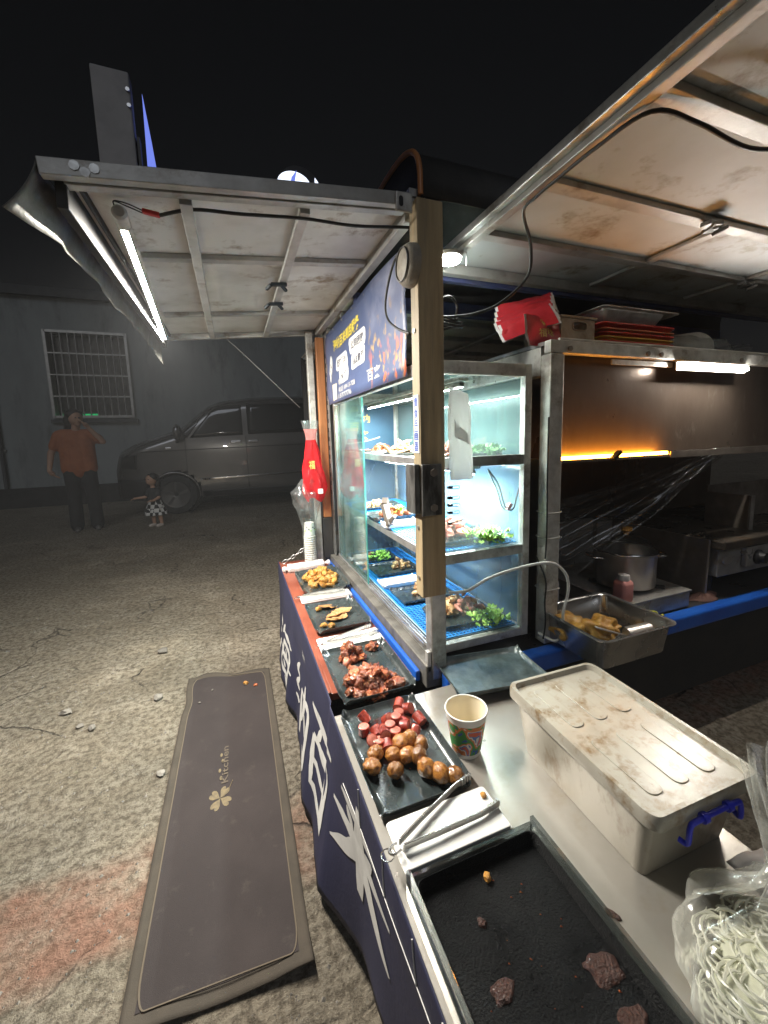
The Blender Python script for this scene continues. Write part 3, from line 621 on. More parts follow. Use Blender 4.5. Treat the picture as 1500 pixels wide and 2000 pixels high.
# kitchen post, hood
MB().box(1.000, 1.058, 1.115, 1.165, .535, 1.560).build('hood_post', M['galv_light'], T, bevel=.004)
hd = MB().box(1.0, 3.2, 1.118, 1.150, 1.562, 1.604).build('hood_rail', M['galv_light'], T, bevel=.003)
for x in (1.08, 1.45, 1.52, 2.0): MB().lathe([(.009, 0), (.009, .006), (.004, .008)], (x, 1.111, 1.577), 8, True, axis='y').build('screw', M['steel_dark'], hd)
MB().box(1.0, 3.2, 1.152, 1.80, 1.590, 1.603).build('hood_top', M['galv'], T)
MB().box(1.0, 1.030, 1.166, 1.80, 1.49, 1.588).build('hood_side', M['galv_light'], T, bevel=.002)
MB().box(1.06, 3.2, 1.172, 1.178, 1.212, 1.588).build('hood_panel', M['hood_sheet'], T)
MB().box(1.06, 3.2, 1.130, 1.171, 1.190, 1.200).build('hood_lip', M['steel_dark'], T)
MB().box(1.62, 2.35, 1.124, 1.128, 1.186, 1.212).build('hood_trim', M['steel_dark'], T)
lt = MB().box(1.30, 1.62, 1.1395, 1.145, 1.538, 1.556).build('hood_lamp', M['galv_light'], T)
st2 = MB().box(1.066, 1.615, 1.132, 1.150, 1.2005, 1.212).build('heat_strip', M['heat_on'], T, bevel=.002)
MB().bar((1.30, 1.118, 1.195), (1.335, 1.118, 1.222), .012, .02, up=(0, 1, 0)).build('clamp', M['black'], T)
MB().box(1.03, 3.2, 1.92, 1.94, .523, 1.60).build('kitchen_back', M['hood_sheet'], T)
MB().box(1.061, 1.075, 1.18, 1.91, .523, 1.20).build('kitchen_side', M['steel_dark'], T)
# vaulted roof
def vault(u, v):
    a = math.pi * v; c = -math.cos(a); s_ = math.sin(a)
    y = 1.50 + .395 * math.copysign(abs(c) ** .55, c); z = 1.950 + .175 * abs(s_) ** .55; return (.53 + 2.6 * u, y, z)
MB().grid(vault, 3, 41).build('vault_roof', M['black_tarp'], T, smooth=60, solid=.006)
MB().prism([vault(0, v / 40)[1:] for v in range(41)], .534, .540, ax='x').build('vault_end', M['black_tarp'], T)
MB().tube([(.527, vault(0, v / 40)[1], vault(0, v / 40)[2] + .004) for v in range(0, 41)], .008, 8).build('vault_trim', M['wood_orange'], T, smooth=60)
MB().box(.56, 3.1, 1.865, 1.91, 1.885, 1.945).build('roof_beam', M['blue_dull'], T, bevel=.004)
MB().box(.50, .548, 1.12, 2.64, 1.955, 1.975).build('roof_edge', M['galv'], T)
ce = MB().box(.552, 3.1, 1.912, 3.4, 1.932, 1.940).build('ceiling_panel', M['ceiling_l'], T)
for y in (2.12, 2.45, 2.85, 3.3): MB().box(.552, 3.1, y - .014, y + .014, 1.905, 1.931).build('ceiling_bar', M['bar_pale'], ce)
for x in (.60, 1.55, 2.5): MB().box(x - .02, x + .02, 1.913, 3.4, 1.892, 1.9045).build('ceiling_bar', M['bar_pale'], ce)
MB().box(.552, 3.1, 3.41, 3.43, .5, 1.94).build('front_wall', M['dark_panel'], T)

# left awning: drops a little outwards
def zl(x): return 1.955 - .078 * (.54 - x) / .86
aw = MB().add([(x, y, zl(x) + dz) for dz in (0, .008) for x, y in ((-.32, 1.15), (.54, 1.15), (.54, 2.62), (-.32, 2.62))], [(3, 2, 1, 0), (4, 5, 6, 7), (0, 1, 5, 4), (1, 2, 6, 5), (2, 3, 7, 6), (3, 0, 4, 7)]).build('awning_panel', M['ceiling_l'], T)
def lbar(name, x0, y0, x1, y1, wd, hg, dz=0., mat='bar_pale'):
    return MB().bar((x0, y0, zl(x0) - hg / 2 - .001 - dz), (x1, y1, zl(x1) - hg / 2 - .001 - dz), wd, hg).build(name, M[mat], aw, bevel=.002)
lbar('frame_bar', -.335, 1.137, .54, 1.137, .024, .034, -.016, 'bar_pale'); lbar('frame_bar', -.30, 1.164, .50, 1.164, .026, .022)
lbar('frame_bar', -.30, 2.607, .52, 2.607, .028, .030); lbar('frame_bar', -.306, 1.152, -.306, 2.59, .022, .070, 0, 'rubber')  # outer rail deepened and blackened to shield the valance from the tube
lbar('frame_bar', -.278, 1.178, -.278, 2.59, .010, .016, 0, 'rubber'); lbar('frame_bar', .525, 1.178, .525, 2.59, .030, .036)
for y in (1.56, 2.20): lbar('cross_bar', -.25, y, .508, y, .034, .016)
for x in (-.065, .222): lbar('cross_bar', x, 1.178, x, 2.592, .028, .016, .017)
for k in range(3):
    MB().lathe([(.010, 0), (.010, .006), (.005, .010)], (-.27 + .018 * k, 1.123, zl(-.27) + .002 - .010 * (k % 2)), 8, True, axis='y').build('bolt', M['galv'], aw)
def val(u, v):
    y = 1.128 + 1.51 * u; fl = max(0, 1 - u * 9); e = max(0, (u - .93) * 14)
    x = -.338 - .02 * v - .035 * fl * v * v + .004 * math.sin(u * 26) * v + .002 * math.sin(u * 61 + 2)
    return (x + .03 * e * v, y - .03 * fl * v, zl(-.33) + .006 - (.092 + .02 * fl + .075 * e + .004 * math.sin(u * 17)) * v)
MB().grid(val, 90, 10).build('valance', M['tarp'], aw, smooth=60, solid=.003)
# right awning over the kitchen end
Z = 1.905
aw2 = MB().box(.722, 3.1, .10, 1.385, Z, Z + .008).build('awning_panel', M['ceiling'], T)
def rbar(name, x0, x1, y0, y1, h, dz=0, mat='bar_pale'): return MB().box(x0, x1, y0, y1, Z - .001 - dz - h, Z - .001 - dz).build(name, M[mat], aw2, bevel=.002)
rbar('frame_bar', .700, .7215, .10, 1.40, .022, -.014, 'galv'); rbar('frame_bar', .722, .748, .10, 1.365, .022)
rbar('frame_bar', .70, 3.1, 1.368, 1.40, .034); rbar('hinge_bar', .66, 3.1, 1.408, 1.432, .045, 0, 'blue_dull')
for y in (.58, .865, 1.135): rbar('cross_bar', .75, 3.1, y - .019, y + .019, .016)
for x in (1.43, 2.0, 2.6):
    rbar('cross_bar', x - .017, x + .017, .885, 1.115, .012, .002); rbar('cross_bar', x - .017, x + .017, 1.155, 1.366, .012, .002)
for x, y in ((1.335, .845), (2.0, 1.12)):
    hk = MB()
    hk.bar((x - .035, y, Z - .026), (x + .035, y + .005, Z - .030), .03, .012).bar((x - .02, y - .03, Z - .034), (x + .012, y + .03, Z - .030), .022, .01).bar((x, y, Z - .05), (x + .03, y - .02, Z - .035), .016, .01)
    hk.build('latch', M['bracket'], aw2, bevel=.002)
for y, dx in ((1.69, 0), (1.93, .012)):
    hk = MB(); x = .205 + dx
    hk.bar((x - .03, y, zl(x) - .045), (x + .03, y, zl(x) - .040), .016, .012).bar((x - .03, y - .012, zl(x) - .05), (x - .045, y + .02, zl(x) - .058), .012, .01).bar((x + .01, y, zl(x) - .045), (x + .03, y + .025, zl(x) - .055), .012, .01)
    hk.build('latch', M['bird'], aw, bevel=.002)
MB().tube([(-.02, 2.61, 1.90), (.10, 2.66, 1.80), (.42, 2.75, 1.50)], .002, 5).build('stay_wire', M['galv'], T)

# ------------------------------------------------------------------ lamps
L = thing('tube_lamp', 'lit white LED tube under the left awning, wired at its near end', 'lamp', (-.262, 1.9, 1.86))
p0, p1 = Vector((-.213, 1.235, 1.842)), Vector((-.290, 2.47, 1.838)); d_ = (p1 - p0).normalized()
half_tube(p0 + d_ * .035, p1 - d_ * .01, .0165, 'tube', M['tube_on'], L)
MB().tube([p0 - d_ * .03, p0 - d_ * .025, p0 + d_ * .03, p0 + d_ * .034], [.012, .017, .017, .013], 14).build('end_cap', M['galv_light'], L, smooth=40)
MB().tube([p1 - d_ * .01, p1 + d_ * .02], .015, 14).build('end_cap', M['galv_light'], L, smooth=40)
for t in (.3, .72):
    c = p0 + (p1 - p0) * t; MB().tube([c + Vector((.016 * math.cos(a), 0, .016 * math.sin(a) + (.014 if math.sin(a) > .8 else 0))) for a in [k * .5236 for k in range(12)]], .0018, 5, True).build('wire_tie', M['cable_white'], L, smooth=60)
BL = thing('lit_hood_strip', 'white strip along the front edge of the hood, lit to brighten the right awning', 'lamp', (1.81, 1.115, 1.54))  # pale hood strip, given a glow to light the right awning
MB().box(1.605, 2.025, 1.1125, 1.1172, 1.524, 1.556).box(1.605, 2.025, 1.096, 1.1122, 1.5525, 1.556).build('base', M['galv_light'], BL)  # narrow top lip added to keep a hot spot off the awning
MB().tube([(1.612, 1.103, 1.540), (2.018, 1.103, 1.540)], .0085, 14).build('diffuser', M['bar_on'], BL, smooth=60)
RL = thing('ring_lamp', 'lit round white ring lamp under the roof beside the wooden post', 'lamp', (.70, 1.235, 1.845))
MB().tube([(.688 + .028 * math.cos(k * math.pi / 14), 1.235 + .028 * math.sin(k * math.pi / 14), 1.853) for k in range(28)], .006, 10, True).build('ring', M['ring_on'], RL, smooth=60)
MB().lathe([(.040, 1.860), (.042, 1.870), (.03, 1.878)], (.688, 1.235, 0), 28, True).build('housing', M['galv_light'], RL, smooth=40)
MB().tube([(.742, 1.22, 1.84), (.743, 1.222, 1.90)], .002, 5).build('hanger', M['galv'], RL)

# ------------------------------------------------------------------ signs above the awning
SG = thing('lightbox_sign', 'upright grey lightbox sign glowing blue on one side, on the left awning', 'sign', (-.36, 2.2, zl(-.3) + .01))
MB().box(-.432, -.295, 2.18, 2.24, 1.90, 2.83).build('case', pm('weathered_grey_board', (.50, .50, .51), (.38, .38, .39), 5, .8, 0, .1, 30), SG, bevel=.006)
MB().prism([(-.272, 1.90), (-.195, 1.90), (-.205, 2.15), (-.222, 2.42), (-.240, 2.62), (-.2585, 2.80), (-.262, 2.60), (-.266, 2.40), (-.270, 2.15)], 2.24, 2.255, ax='y').build('lit_face', M['blue_on'], SG)
MB().box(-.290, -.279, 2.20, 2.24, 1.90, 2.60).build('edge_trim', M['black'], SG)
for z_ in (2.05, 2.70, 2.76): MB().lathe([(.008, 0), (.008, .006), (.004, .008)], (-.303, 2.172, z_), 8, True, axis='y').build('bolt', M['alu'], SG)
SG2 = thing('round_sign', 'round lit white and blue sign above the awning hinge', 'sign', (.44, 2.5, 1.985))
MB().box(.40, .48, 2.50, 2.55, 1.985, 2.60).build('stand', M['black'], SG2)
MB().lathe([(.115, 2.47), (.115, 2.53)], (.445, 0, 2.665), 40, True, axis='y').build('disc', M['black'], SG2, smooth=40)
MB().lathe([(.0, 2.466), (.070, 2.466), (.070, 2.468)], (.415, 0, 2.675), 32, True, axis='y', sy=1.3).build('lit_face', M['round_on'], SG2, smooth=40)
MB().prism([(.375, 2.60), (.40, 2.71), (.43, 2.75), (.41, 2.66), (.40, 2.60)], 2.460, 2.464, ax='y').build('blue_mark', M['blue_on'], SG2)
MB().prism([(.525, 2.62), (.548, 2.655), (.545, 2.71), (.528, 2.73)], 2.460, 2.466, ax='y').build('lit_mark', M['round_on'], SG2)

# ------------------------------------------------------------------ glass display case
C = thing('display_case', 'steel framed glass food display case with blue mesh shelves, lit inside', 'display case', (.76, 1.8, .553))
x0, x1, y0, y1, z0, z1 = .566, .972, 1.172, 2.44, .555, 1.532
t = .028
for x in (x0, x1 - t):
    for y in (y0, y1 - t): MB().box(x, x + t, y, y + t, z0, z1).build('corner_post', M['alu'] if x == x0 else M['galv_light'], C, bevel=.002)
for z in (z0, z1 - .042):
    h = .03 if z == z0 else .042
    for y in (y0, y1 - t): MB().box(x0 + t, x1 - t, y + .001, y + t - .001, z + .001, z + h).build('end_rail', M['galv_light'], C, bevel=.002)
    for x in (x0, x1 - t): MB().box(x + .001, x + t - .001, y0 + t, y1 - t, z + .001, z + h).build('side_rail', M['galv'], C, bevel=.002)
for z in (.868, 1.192):
    MB().box(x0 + t, x1 - t, y0 + .002, y0 + t - .002, z, z + .034).build('end_rail', M['galv'], C, bevel=.002)
    MB().box(x0 + .032, x0 + .054, y0 + t, y1 - t, z, z + .030).build('shelf_rail', M['alu'], C, bevel=.002)
    MB().box(x1 - .054, x1 - .032, y0 + t, y1 - t, z, z + .030).build('shelf_rail', M['alu'], C, bevel=.002)
MB().box(x0 + .056, x1 - .056, y0 + .030, y1 - .030, 1.2045, 1.2095).build('shelf', M['galv_light'], C)
for z, nm in ((.906, 'mesh_mat'), (.590, 'mesh_mat')):
    hx = x0 + .034; hy = y0 + .032; nx, ny = 2 * 23 + 1, 2 * 74 + 1
    def fm(u, v, z=z):
        i = round(u * (nx - 1)); j = round(v * (ny - 1)); cx, cy = (x1 - x0 - .068) / 23, (y1 - y0 - .064) / 74
        return (hx + (i // 2) * cx + (i % 2) * cx * .28, hy + (j // 2) * cy + (j % 2) * cy * .28, z)
    MB().grid(fm, nx, ny, hole=lambda i, j: i % 2 == 1 and j % 2 == 1).build(nm, M['blue_mesh'], C, solid=.004)
MB().box(x0 + .03, x1 - .03, y0 + .03, y1 - .03, .5855, .5870).build('case_floor', M['film_blue'], C)
MB().box(x0 + t, x1 - t, y0 + t, y1 - t, z1 - .008, z1 - .003).build('case_top', M['glass_case'], C)
for za, zb in ((z0 + .031, .867), (.903, 1.191), (1.227, z1 - .043)):
    MB().box(x0 + t, x1 - t, y0 + .012, y0 + .016, za, zb).build('end_pane', M['glass_case'], C)
    MB().box(x1 - .016, x1 - .012, y0 + t, y1 - t, za, zb).build('back_pane', M['film_frost'] if za < 1.2 else M['glass_case'], C)
    MB().box(x0 + t, x1 - t, y1 - .016, y1 - .012, za, zb).build('end_pane', M['film_dark'] if za > 1.2 else M['film_frost'], C)
MB().box(x1 + .004, x1 + .012, y0 + .02, y1, z0, 1.21).build('backing_sheet', M['film_blue'], C)
MB().box(x1 + .004, x1 + .012, y0 + .02, y1, 1.2105, z1 - .02).build('backing_sheet', pm('dark_teal_film', (.055, .105, .115), (.035, .075, .085), 5, .25, 0, .2, 9), C)
for k, (chx, yy, zz) in enumerate((('海', .62, 1.435), ('纳', .70, 1.385), ('百', .62, 1.335), ('来', .69, 1.285))):
    text_part('lettering', chx, .06, (.655 + (yy - .62) * .9, y1 - .018, zz), (1, 0, 0), (0, 0, 1), M['ink_gold'], C, .0012, (.062, .052))
MB().tube([(.63 + .22 * q, y1 - .018, 1.262 + .035 * q * q) for q in [k / 12 for k in range(13)]], .003, 5).build('swoosh', M['ink_white'], C)
for k, yd in enumerate((1.84, 1.885)):
    xd = x0 - .004 + k * .011
    dr = MB().box(xd, xd + .004, yd, y1 - .03 - .02 * k, z0 + .034, z1 - .05).build('sliding_door', M['glass_door'], C)
    MB().box(xd - .001, xd + .005, yd - .004, yd, z0 + .034, z1 - .05).build('pane_edge', M['glass_edge'], dr)
for k in range(3): MB().box(x0 - .012 + .012 * k, x0 - .008 + .012 * k, y0 + t, y1 - t, z0 + .030, z0 + .040).build('door_track', M['alu'], C)
for z, xx_, ya, yb in ((1.480, .74, 1.24, 2.3), (1.176, .80, 1.26, 2.2)):
    MB().box(xx_ - .022, xx_ + .022, ya, yb, z, z + .010).build('lamp_base', M['galv_light'], C)
    half_tube(Vector((xx_, ya + .01, z - .011)), Vector((xx_, yb - .01, z - .011)), .010, 'lamp_tube', M['case_on'], C)
cable('lamp_wire', [(.84, 1.24, 1.175), (.87, 1.22, 1.12), (.885, 1.21, 1.06), (.90, 1.21, 1.03), (.925, 1.205, 1.03), (.945, 1.205, 1.09), (.958, 1.2, 1.13)], .003, M['cable'], parent=C)
cable('lamp_wire', [(.84, 1.24, 1.172), (.865, 1.22, 1.10), (.88, 1.21, 1.04), (.905, 1.207, 1.025)], .003, M['cable_white'], parent=C)
MB().bar((.897, 1.203, 1.027), (.912, 1.203, 1.050), .014, .012).build('wire_connector', M['red_conn'], C)

# ------------------------------------------------------------------ side ledge, table, cloth
ZT = .520
LD = thing('side_ledge', 'folding red-edged ledge along the display case, held by a chain', 'ledge', (.36, 1.9, .49))
MB().box(.226, .496, 1.165, 2.63, .494, ZT - .002).build('board', M['ledge_red'], LD, bevel=.003)
MB().box(.216, .2255, 1.165, 2.63, .480, ZT + .004).build('edge_strip', M['ledge_red'], LD, bevel=.002)
def chain(a, b_, n, sag, label):
    c = thing('chain', label, 'chain', a); a = Vector(a); b_ = Vector(b_)
    for k in range(n):
        q = (k + .5) / n; p = a.lerp(b_, q) - Vector((0, 0, sag * 4 * q * (1 - q))); d = (b_ - a).normalized(); s_ = d.cross(Vector((0, 0, 1))).normalized() if k % 2 else d.cross(d.cross(Vector((0, 0, 1)))).normalized()
        h = (b_ - a).length / n * .62
        MB().tube([p + d * h * math.cos(j * .5236) + s_ * .009 * math.sin(j * .5236) for j in range(12)], .0025, 6, True).build('link', M['galv'], c, smooth=60)
    return c
chain((.235, 2.60, .525), (.47, 2.57, .70), 9, .02, 'steel chain from the ledge corner up to the post')
TB = thing('steel_table', 'stainless steel prep table carrying the trays and storage box', 'table', (.53, .66, 0))
MB().box(.205, .845, .05, 1.060, ZT - .022, ZT).build('table_top', M['stainless'], TB, bevel=.004)
MB().box(.215, .835, .055, 1.050, ZT - .06, ZT - .0225).build('apron', M['galv'], TB)
for x in (.24, .81):
    for y in (.09, 1.02): MB().box(x - .015, x + .015, y - .015, y + .015, 0, ZT - .06).build('leg', M['galv'], TB)
MB().box(.23, .82, .09, 1.02, .12, .135).build('lower_shelf', M['galv'], TB)

hem = [(.05, .205, .27), (.4, .203, .24), (.6, .20, .17), (.80, .187, .085), (.92, .158, .055), (1.02, .122, .035), (1.12, .128, .035), (1.23, .150, .04), (1.32, .138, .035), (1.45, .150, .04), (1.6, .168, .04), (1.75, .160, .04), (1.93, .143, .035), (2.1, .150, .04), (2.4, .175, .05), (2.65, .19, .06)]
def cloth(y, s):
    """point on the cloth: y along the table, s from the top edge (0) to the hem (1)"""
    hx = lerp_tab([(a, b) for a, b, c in hem], y); hz = lerp_tab([(a, c) for a, b, c in hem], y)
    tx = .206 if y < 1.1 else .2135
    e = s ** 1.25; x = tx + (hx - tx) * e + (.004 * math.sin(y * 19) + .007 * math.sin(y * 7.3 + 1) + .005 * abs(math.sin(y * 4.1)) + .005 * s * math.sin(y * 23 + 2 * math.sin(y * 3))) * s - .006 * math.sin(math.pi * min(1, s * 3)) * .5
    return Vector((x, y, ZT + .008 + (hz - ZT - .008) * s))
CL = thing('table_cloth', 'navy printed cloth hanging from the counter edge with white brush characters', 'tablecloth', (.2, 1.3, 0))
MB().grid(lambda u, v: cloth(.05 + 2.6 * u, v), 130, 26).build('cloth', M['navy'], CL, smooth=80, solid=.0016)
# brush characters: strokes as (x, y, half width) in a unit square, read from the far end to the near end
CH = {'hai': [[(.06, .92, .01), (.14, .84, .045), (.20, .76, .012)], [(.02, .66, .012), (.10, .60, .05), (.15, .55, .012)], [(.02, .10, .012), (.10, .24, .05), (.20, .46, .008)], [(.42, .98, .012), (.36, .84, .04), (.28, .70, .012)],
              [(.38, .82, .02), (.62, .84, .045), (.92, .90, .012)], [(.44, .66, .03), (.40, .40, .045), (.34, .16, .03), (.60, .14, .04), (.86, .20, .03)], [(.44, .66, .03), (.66, .66, .04), (.84, .68, .05), (.80, .36, .045), (.74, .02, .055), (.62, .08, .008)],
              [(.22, .40, .012), (.56, .42, .045), (.98, .46, .014)], [(.56, .58, .012), (.62, .50, .03), (.64, .46, .01)], [(.52, .32, .012), (.58, .26, .03), (.60, .22, .01)]],
      'na': [[(.24, .98, .012), (.10, .78, .045), (.26, .74, .02), (.08, .50, .04), (.30, .56, .012)], [(.04, .26, .012), (.18, .30, .04), (.36, .42, .008)], [(.46, .74, .02), (.47, .40, .05), (.46, .02, .02)],
             [(.46, .74, .02), (.70, .76, .04), (.92, .80, .05), (.90, .36, .05), (.86, .00, .06), (.72, .10, .008)], [(.68, .99, .014), (.66, .66, .05), (.58, .40, .03), (.50, .26, .008)], [(.67, .60, .012), (.76, .46, .04), (.82, .34, .012)]],
      'bai': [[(.04, .90, .018), (.50, .92, .055), (.98, .98, .016)], [(.50, .90, .03), (.42, .76, .04), (.32, .64, .012)], [(.22, .62, .03), (.23, .34, .055), (.26, .02, .03)], [(.22, .62, .03), (.52, .64, .045), (.82, .68, .06), (.80, .34, .06), (.76, .0, .06)],
              [(.26, .36, .02), (.5, .37, .04), (.78, .40, .02)], [(.26, .07, .025), (.5, .06, .05), (.78, .08, .03)]],
      'lai': [[(.16, .78, .016), (.50, .80, .05), (.86, .86, .014)], [(.28, .72, .012), (.34, .64, .045), (.38, .58, .01)], [(.74, .76, .012), (.66, .64, .045), (.60, .58, .01)], [(.02, .50, .016), (.50, .52, .06), (1.0, .58, .014)],
              [(.50, 1.0, .02), (.51, .60, .075), (.50, .0, .035)], [(.48, .50, .05), (.30, .26, .06), (.02, .06, .008)], [(.52, .50, .05), (.72, .26, .075), (1.0, .04, .012)]]}
def stroke(b, pts, f):
    P = smooth_path([(x, y, w_) for x, y, w_ in pts], 7)
    L_ = []; Rr = []
    for i, p in enumerate(P):
        a = P[min(i + 1, len(P) - 1)] - P[max(i - 1, 0)]; d = Vector((a.x, a.y)).normalized(); nrm = Vector((-d.y, d.x)); wv = abs(p.z) * 1.3 * (1 + .22 * noise.noise(Vector((p.x * 9, p.y * 9, 1))))
        L_.append(f(p.x + nrm.x * wv, p.y + nrm.y * wv)); Rr.append(f(p.x - nrm.x * wv, p.y - nrm.y * wv))
    n = len(P); b.add(L_ + Rr, [(i, i + 1, n + i + 1, n + i) for i in range(n - 1)])
for nm, ya, yb, s0, s1 in (('hai', 2.36, 1.86, .42, .92), ('na', 1.80, 1.38, .38, .90), ('bai', 1.36, 1.03, .24, .80), ('lai', 1.00, .60, .13, .64)):
    b = MB()
    for q, stp in enumerate(CH[nm]):
        stroke(b, stp, lambda x, y, q=q: cloth(ya + (yb - ya) * x, s1 + (s0 - s1) * y) + Vector((-.0022 - .00012 * q, 0, 0)))
    stuff(b.build('brush_character', M['ink_white'], CL, fix=False))
def cl_off(y, s): return cloth(y, s) + Vector((-.0022, 0, 0))
MB().tube([cl_off(.06 + k * .02, .20) for k in range(44)], .0010, 5).build('border_line', M['ink_white'], CL, smooth=60)
for y in (.80, .64, .50, .40, .30): MB().tube([cl_off(y - .02 * k / 6, .02 + .18 * k / 6) for k in range(7)], .0014, 5).build('border_tick', M['ink_white'], CL, smooth=60)
text_part('small_lettering', '海纳', .03, cl_off(1.62, .24), (0, -1, 0), (0, 0, 1), M['ink_white'], CL, 0, (.06, .03))

# banner over the case
BN = thing('banner', 'navy menu banner with yellow title and white pill labels above the glass case', 'banner', (.553, 1.9, 1.5))
def bnp(y, z, off=0.): return (.5535 - off - .006 * math.sin((y - 1.3) * 5) - .003 * math.sin(z * 30 + y * 9), y, z)
def ban_mat():
    m = pm('printed_navy_banner', (.075, .105, .215), (.095, .13, .25), 3, .38, 0, .15, 12); n = m.node_tree.nodes; l = m.node_tree.links; b = n['Principled BSDF']
    base = b.inputs['Base Color'].links[0].from_socket; tc = n.new('ShaderNodeTexCoord'); sx = n.new('ShaderNodeSeparateXYZ'); l.new(tc.outputs['Object'], sx.inputs[0])
    def mr(x, a, c):
        r = n.new('ShaderNodeMapRange'); r.inputs[1].default_value = a; r.inputs[2].default_value = c; l.new(x, r.inputs[0]); return r.outputs[0]
    def mix(f, a, c):
        x = n.new('ShaderNodeMix'); x.data_type = 'RGBA'; l.new(f, x.inputs[0]); l.new(a, x.inputs[6])
        if isinstance(c, tuple): x.inputs[7].default_value = (*c, 1)
        else: l.new(c, x.inputs[7])
        return x.outputs[2]
    def mul(a, c):
        x = n.new('ShaderNodeMath'); x.operation = 'MULTIPLY'; l.new(a, x.inputs[0]); l.new(c, x.inputs[1]); return x.outputs[0]
    def nz(s, st=(1, 1, 1)):
        mp = n.new('ShaderNodeMapping'); mp.inputs['Scale'].default_value = st; l.new(tc.outputs['Object'], mp.inputs[0]); t_ = n.new('ShaderNodeTexNoise'); t_.inputs['Scale'].default_value = s; t_.inputs['Detail'].default_value = 6; l.new(mp.outputs[0], t_.inputs['Vector']); return t_.outputs[0]
    # object origin sits at the banner's base: y runs -.6 .. .6, z 0 .. .4; the photo print fills the near end
    ph = mr(sx.outputs[1], -.20, -.30)
    sky_ = mul(ph, mr(sx.outputs[2], .18, .30)); c = mix(mul(sky_, mr(nz(7, (1, 1, 1)), .35, .7)), base, (.34, .36, .48))
    c = mix(mul(mul(ph, mr(nz(26, (1, 1, .8)), .56, .66)), mr(sx.outputs[2], .34, .20)), c, (.45, .30, .14))
    c = mix(mul(mul(ph, mr(nz(16, (1, 1.6, .8)), .56, .62)), mr(sx.outputs[2], .17, .10)), c, (.62, .16, .08))
    l.new(c, b.inputs['Base Color']); return m
MB().grid(lambda u, v: bnp(1.285 + 1.23 * u, 1.497 + .405 * v), 40, 12).build('sheet', ban_mat(), BN, smooth=60, solid=.0012)
def btext(name, s, y, z, wd, h, mat, bold=.0008):
    vs, fs = text_mesh(s, .05, bold, (wd, h)); MB().add([bnp(y - v.x, z + v.y, .0022) for v in vs], fs).build(name, M[mat], BN, fix=False)
btext('title', '海纳百来到店服务', 2.33, 1.772, .55, .062, 'ink_yellow', .0016)
for y, z, wd, s in ((2.27, 1.665, .24, '配套活动'), (1.98, 1.70, .27, '公司团建'), (2.22, 1.595, .19, '聚会'), (1.96, 1.625, .25, '朋友聚餐')):
    MB().add([bnp(a, c, .0016) for a, c in rrect(y - wd / 2, z + .028, wd, .072, .022)], [tuple(range(20))]).build('pill', M['paper'], BN, fix=False)
    btext('pill_text', s, y - .03, z + .010, wd - .06, .038, 'ink_dark')
MB().add([bnp(2.40 + .035 * math.cos(R(a)) * (1 if math.sin(R(a)) > -.3 else .5), 1.69 + .075 * math.sin(R(a)), .0016) for a in range(0, 360, 15)], [tuple(range(24))]).build('emblem', M['paper'], BN, fix=False)
MB().add([bnp(a, c, .0024) for a, c in ((2.415, 1.73), (2.385, 1.70), (2.40, 1.69), (2.38, 1.64), (2.405, 1.68), (2.395, 1.69))], [(0, 1, 2, 3, 4, 5)]).build('emblem_mark', M['ink_dark'], BN, fix=False)
MB().add([bnp(a, c, .0016) for a, c in ((2.38, 1.51), (2.29, 1.515), (2.29, 1.60), (2.38, 1.60))], [(0, 1, 2, 3)]).build('code_panel', M['cup_inner'], BN, fix=False)
btext('contact', '联系我们', 2.25, 1.583, .14, .03, 'ink_white'); btext('phone', '电话 189-13-728', 2.25, 1.545, .36, .028, 'ink_white'); btext('phone', '1377776', 2.25, 1.512, .28, .024, 'ink_white')
btext('brand', '百来', 1.70, 1.53, .17, .05, 'ink_white')
for k in range(7): MB().lathe([(.006, 0), (.004, -.004)], (.5495, 1.33 + .19 * k, 1.885), 8, True, axis='x').build('eyelet', M['galv'], BN)

# ------------------------------------------------------------------ trays, boards, tongs
def tray(cx, cy, w_, h_, z, label, mat='slate', rim=.022, rz=0., wav=.005, group=None, cat='tray', th=.004, name='serving_tray', seed=0):
    """a moulded tray with a flat floor, sloping sides and a wavy lip"""
    N = 72; prof = [(.0, .004), (.80, .004), (.86, .005), (.93, rim * .55), (.985, rim), (1.0, rim), (.99, rim - th), (.94, rim * .5 - th), (.87, 0), (.0, 0)]
    b = MB(); vs = []
    ol = []
    for k in range(N):
        a = 2 * math.pi * k / N; c, s_ = math.cos(a), math.sin(a); e = .16; ol.append((math.copysign(abs(c) ** e, c) * w_ / 2, math.copysign(abs(s_) ** e, s_) * h_ / 2))
    mn = min(w_, h_) / 2
    for i, (f, z_) in enumerate(prof):
        for k, (x, y) in enumerate(ol):
            q = (1 - f) * mn; sx_ = (w_ / 2 - q) / (w_ / 2) if f > 0 else 0; sy_ = (h_ / 2 - q) / (h_ / 2) if f > 0 else 0
            a = 2 * math.pi * k / N; wv = wav * max(0, f - .85) / .15 * (math.sin(5 * a + seed) + .6 * math.sin(9 * a + 2 * seed))
            vs.append((x * sx_, y * sy_, z_ + wv * (1 if f > .85 else 0)))
    fs = []
    for i in range(len(prof) - 1):
        for k in range(N): fs.append((i * N + k, i * N + (k + 1) % N, (i + 1) * N + (k + 1) % N, (i + 1) * N + k))
    o = b.add(vs, fs).build(name, M[mat], smooth=50)
    bm = bmesh.new(); bm.from_mesh(o.data); bmesh.ops.remove_doubles(bm, verts=bm.verts, dist=1e-5); bmesh.ops.recalc_face_normals(bm, faces=bm.faces); bm.to_mesh(o.data); bm.free()
    o.location = (cx, cy, z); o.rotation_euler = (0, 0, rz)
    return tag(o, label, cat, group)
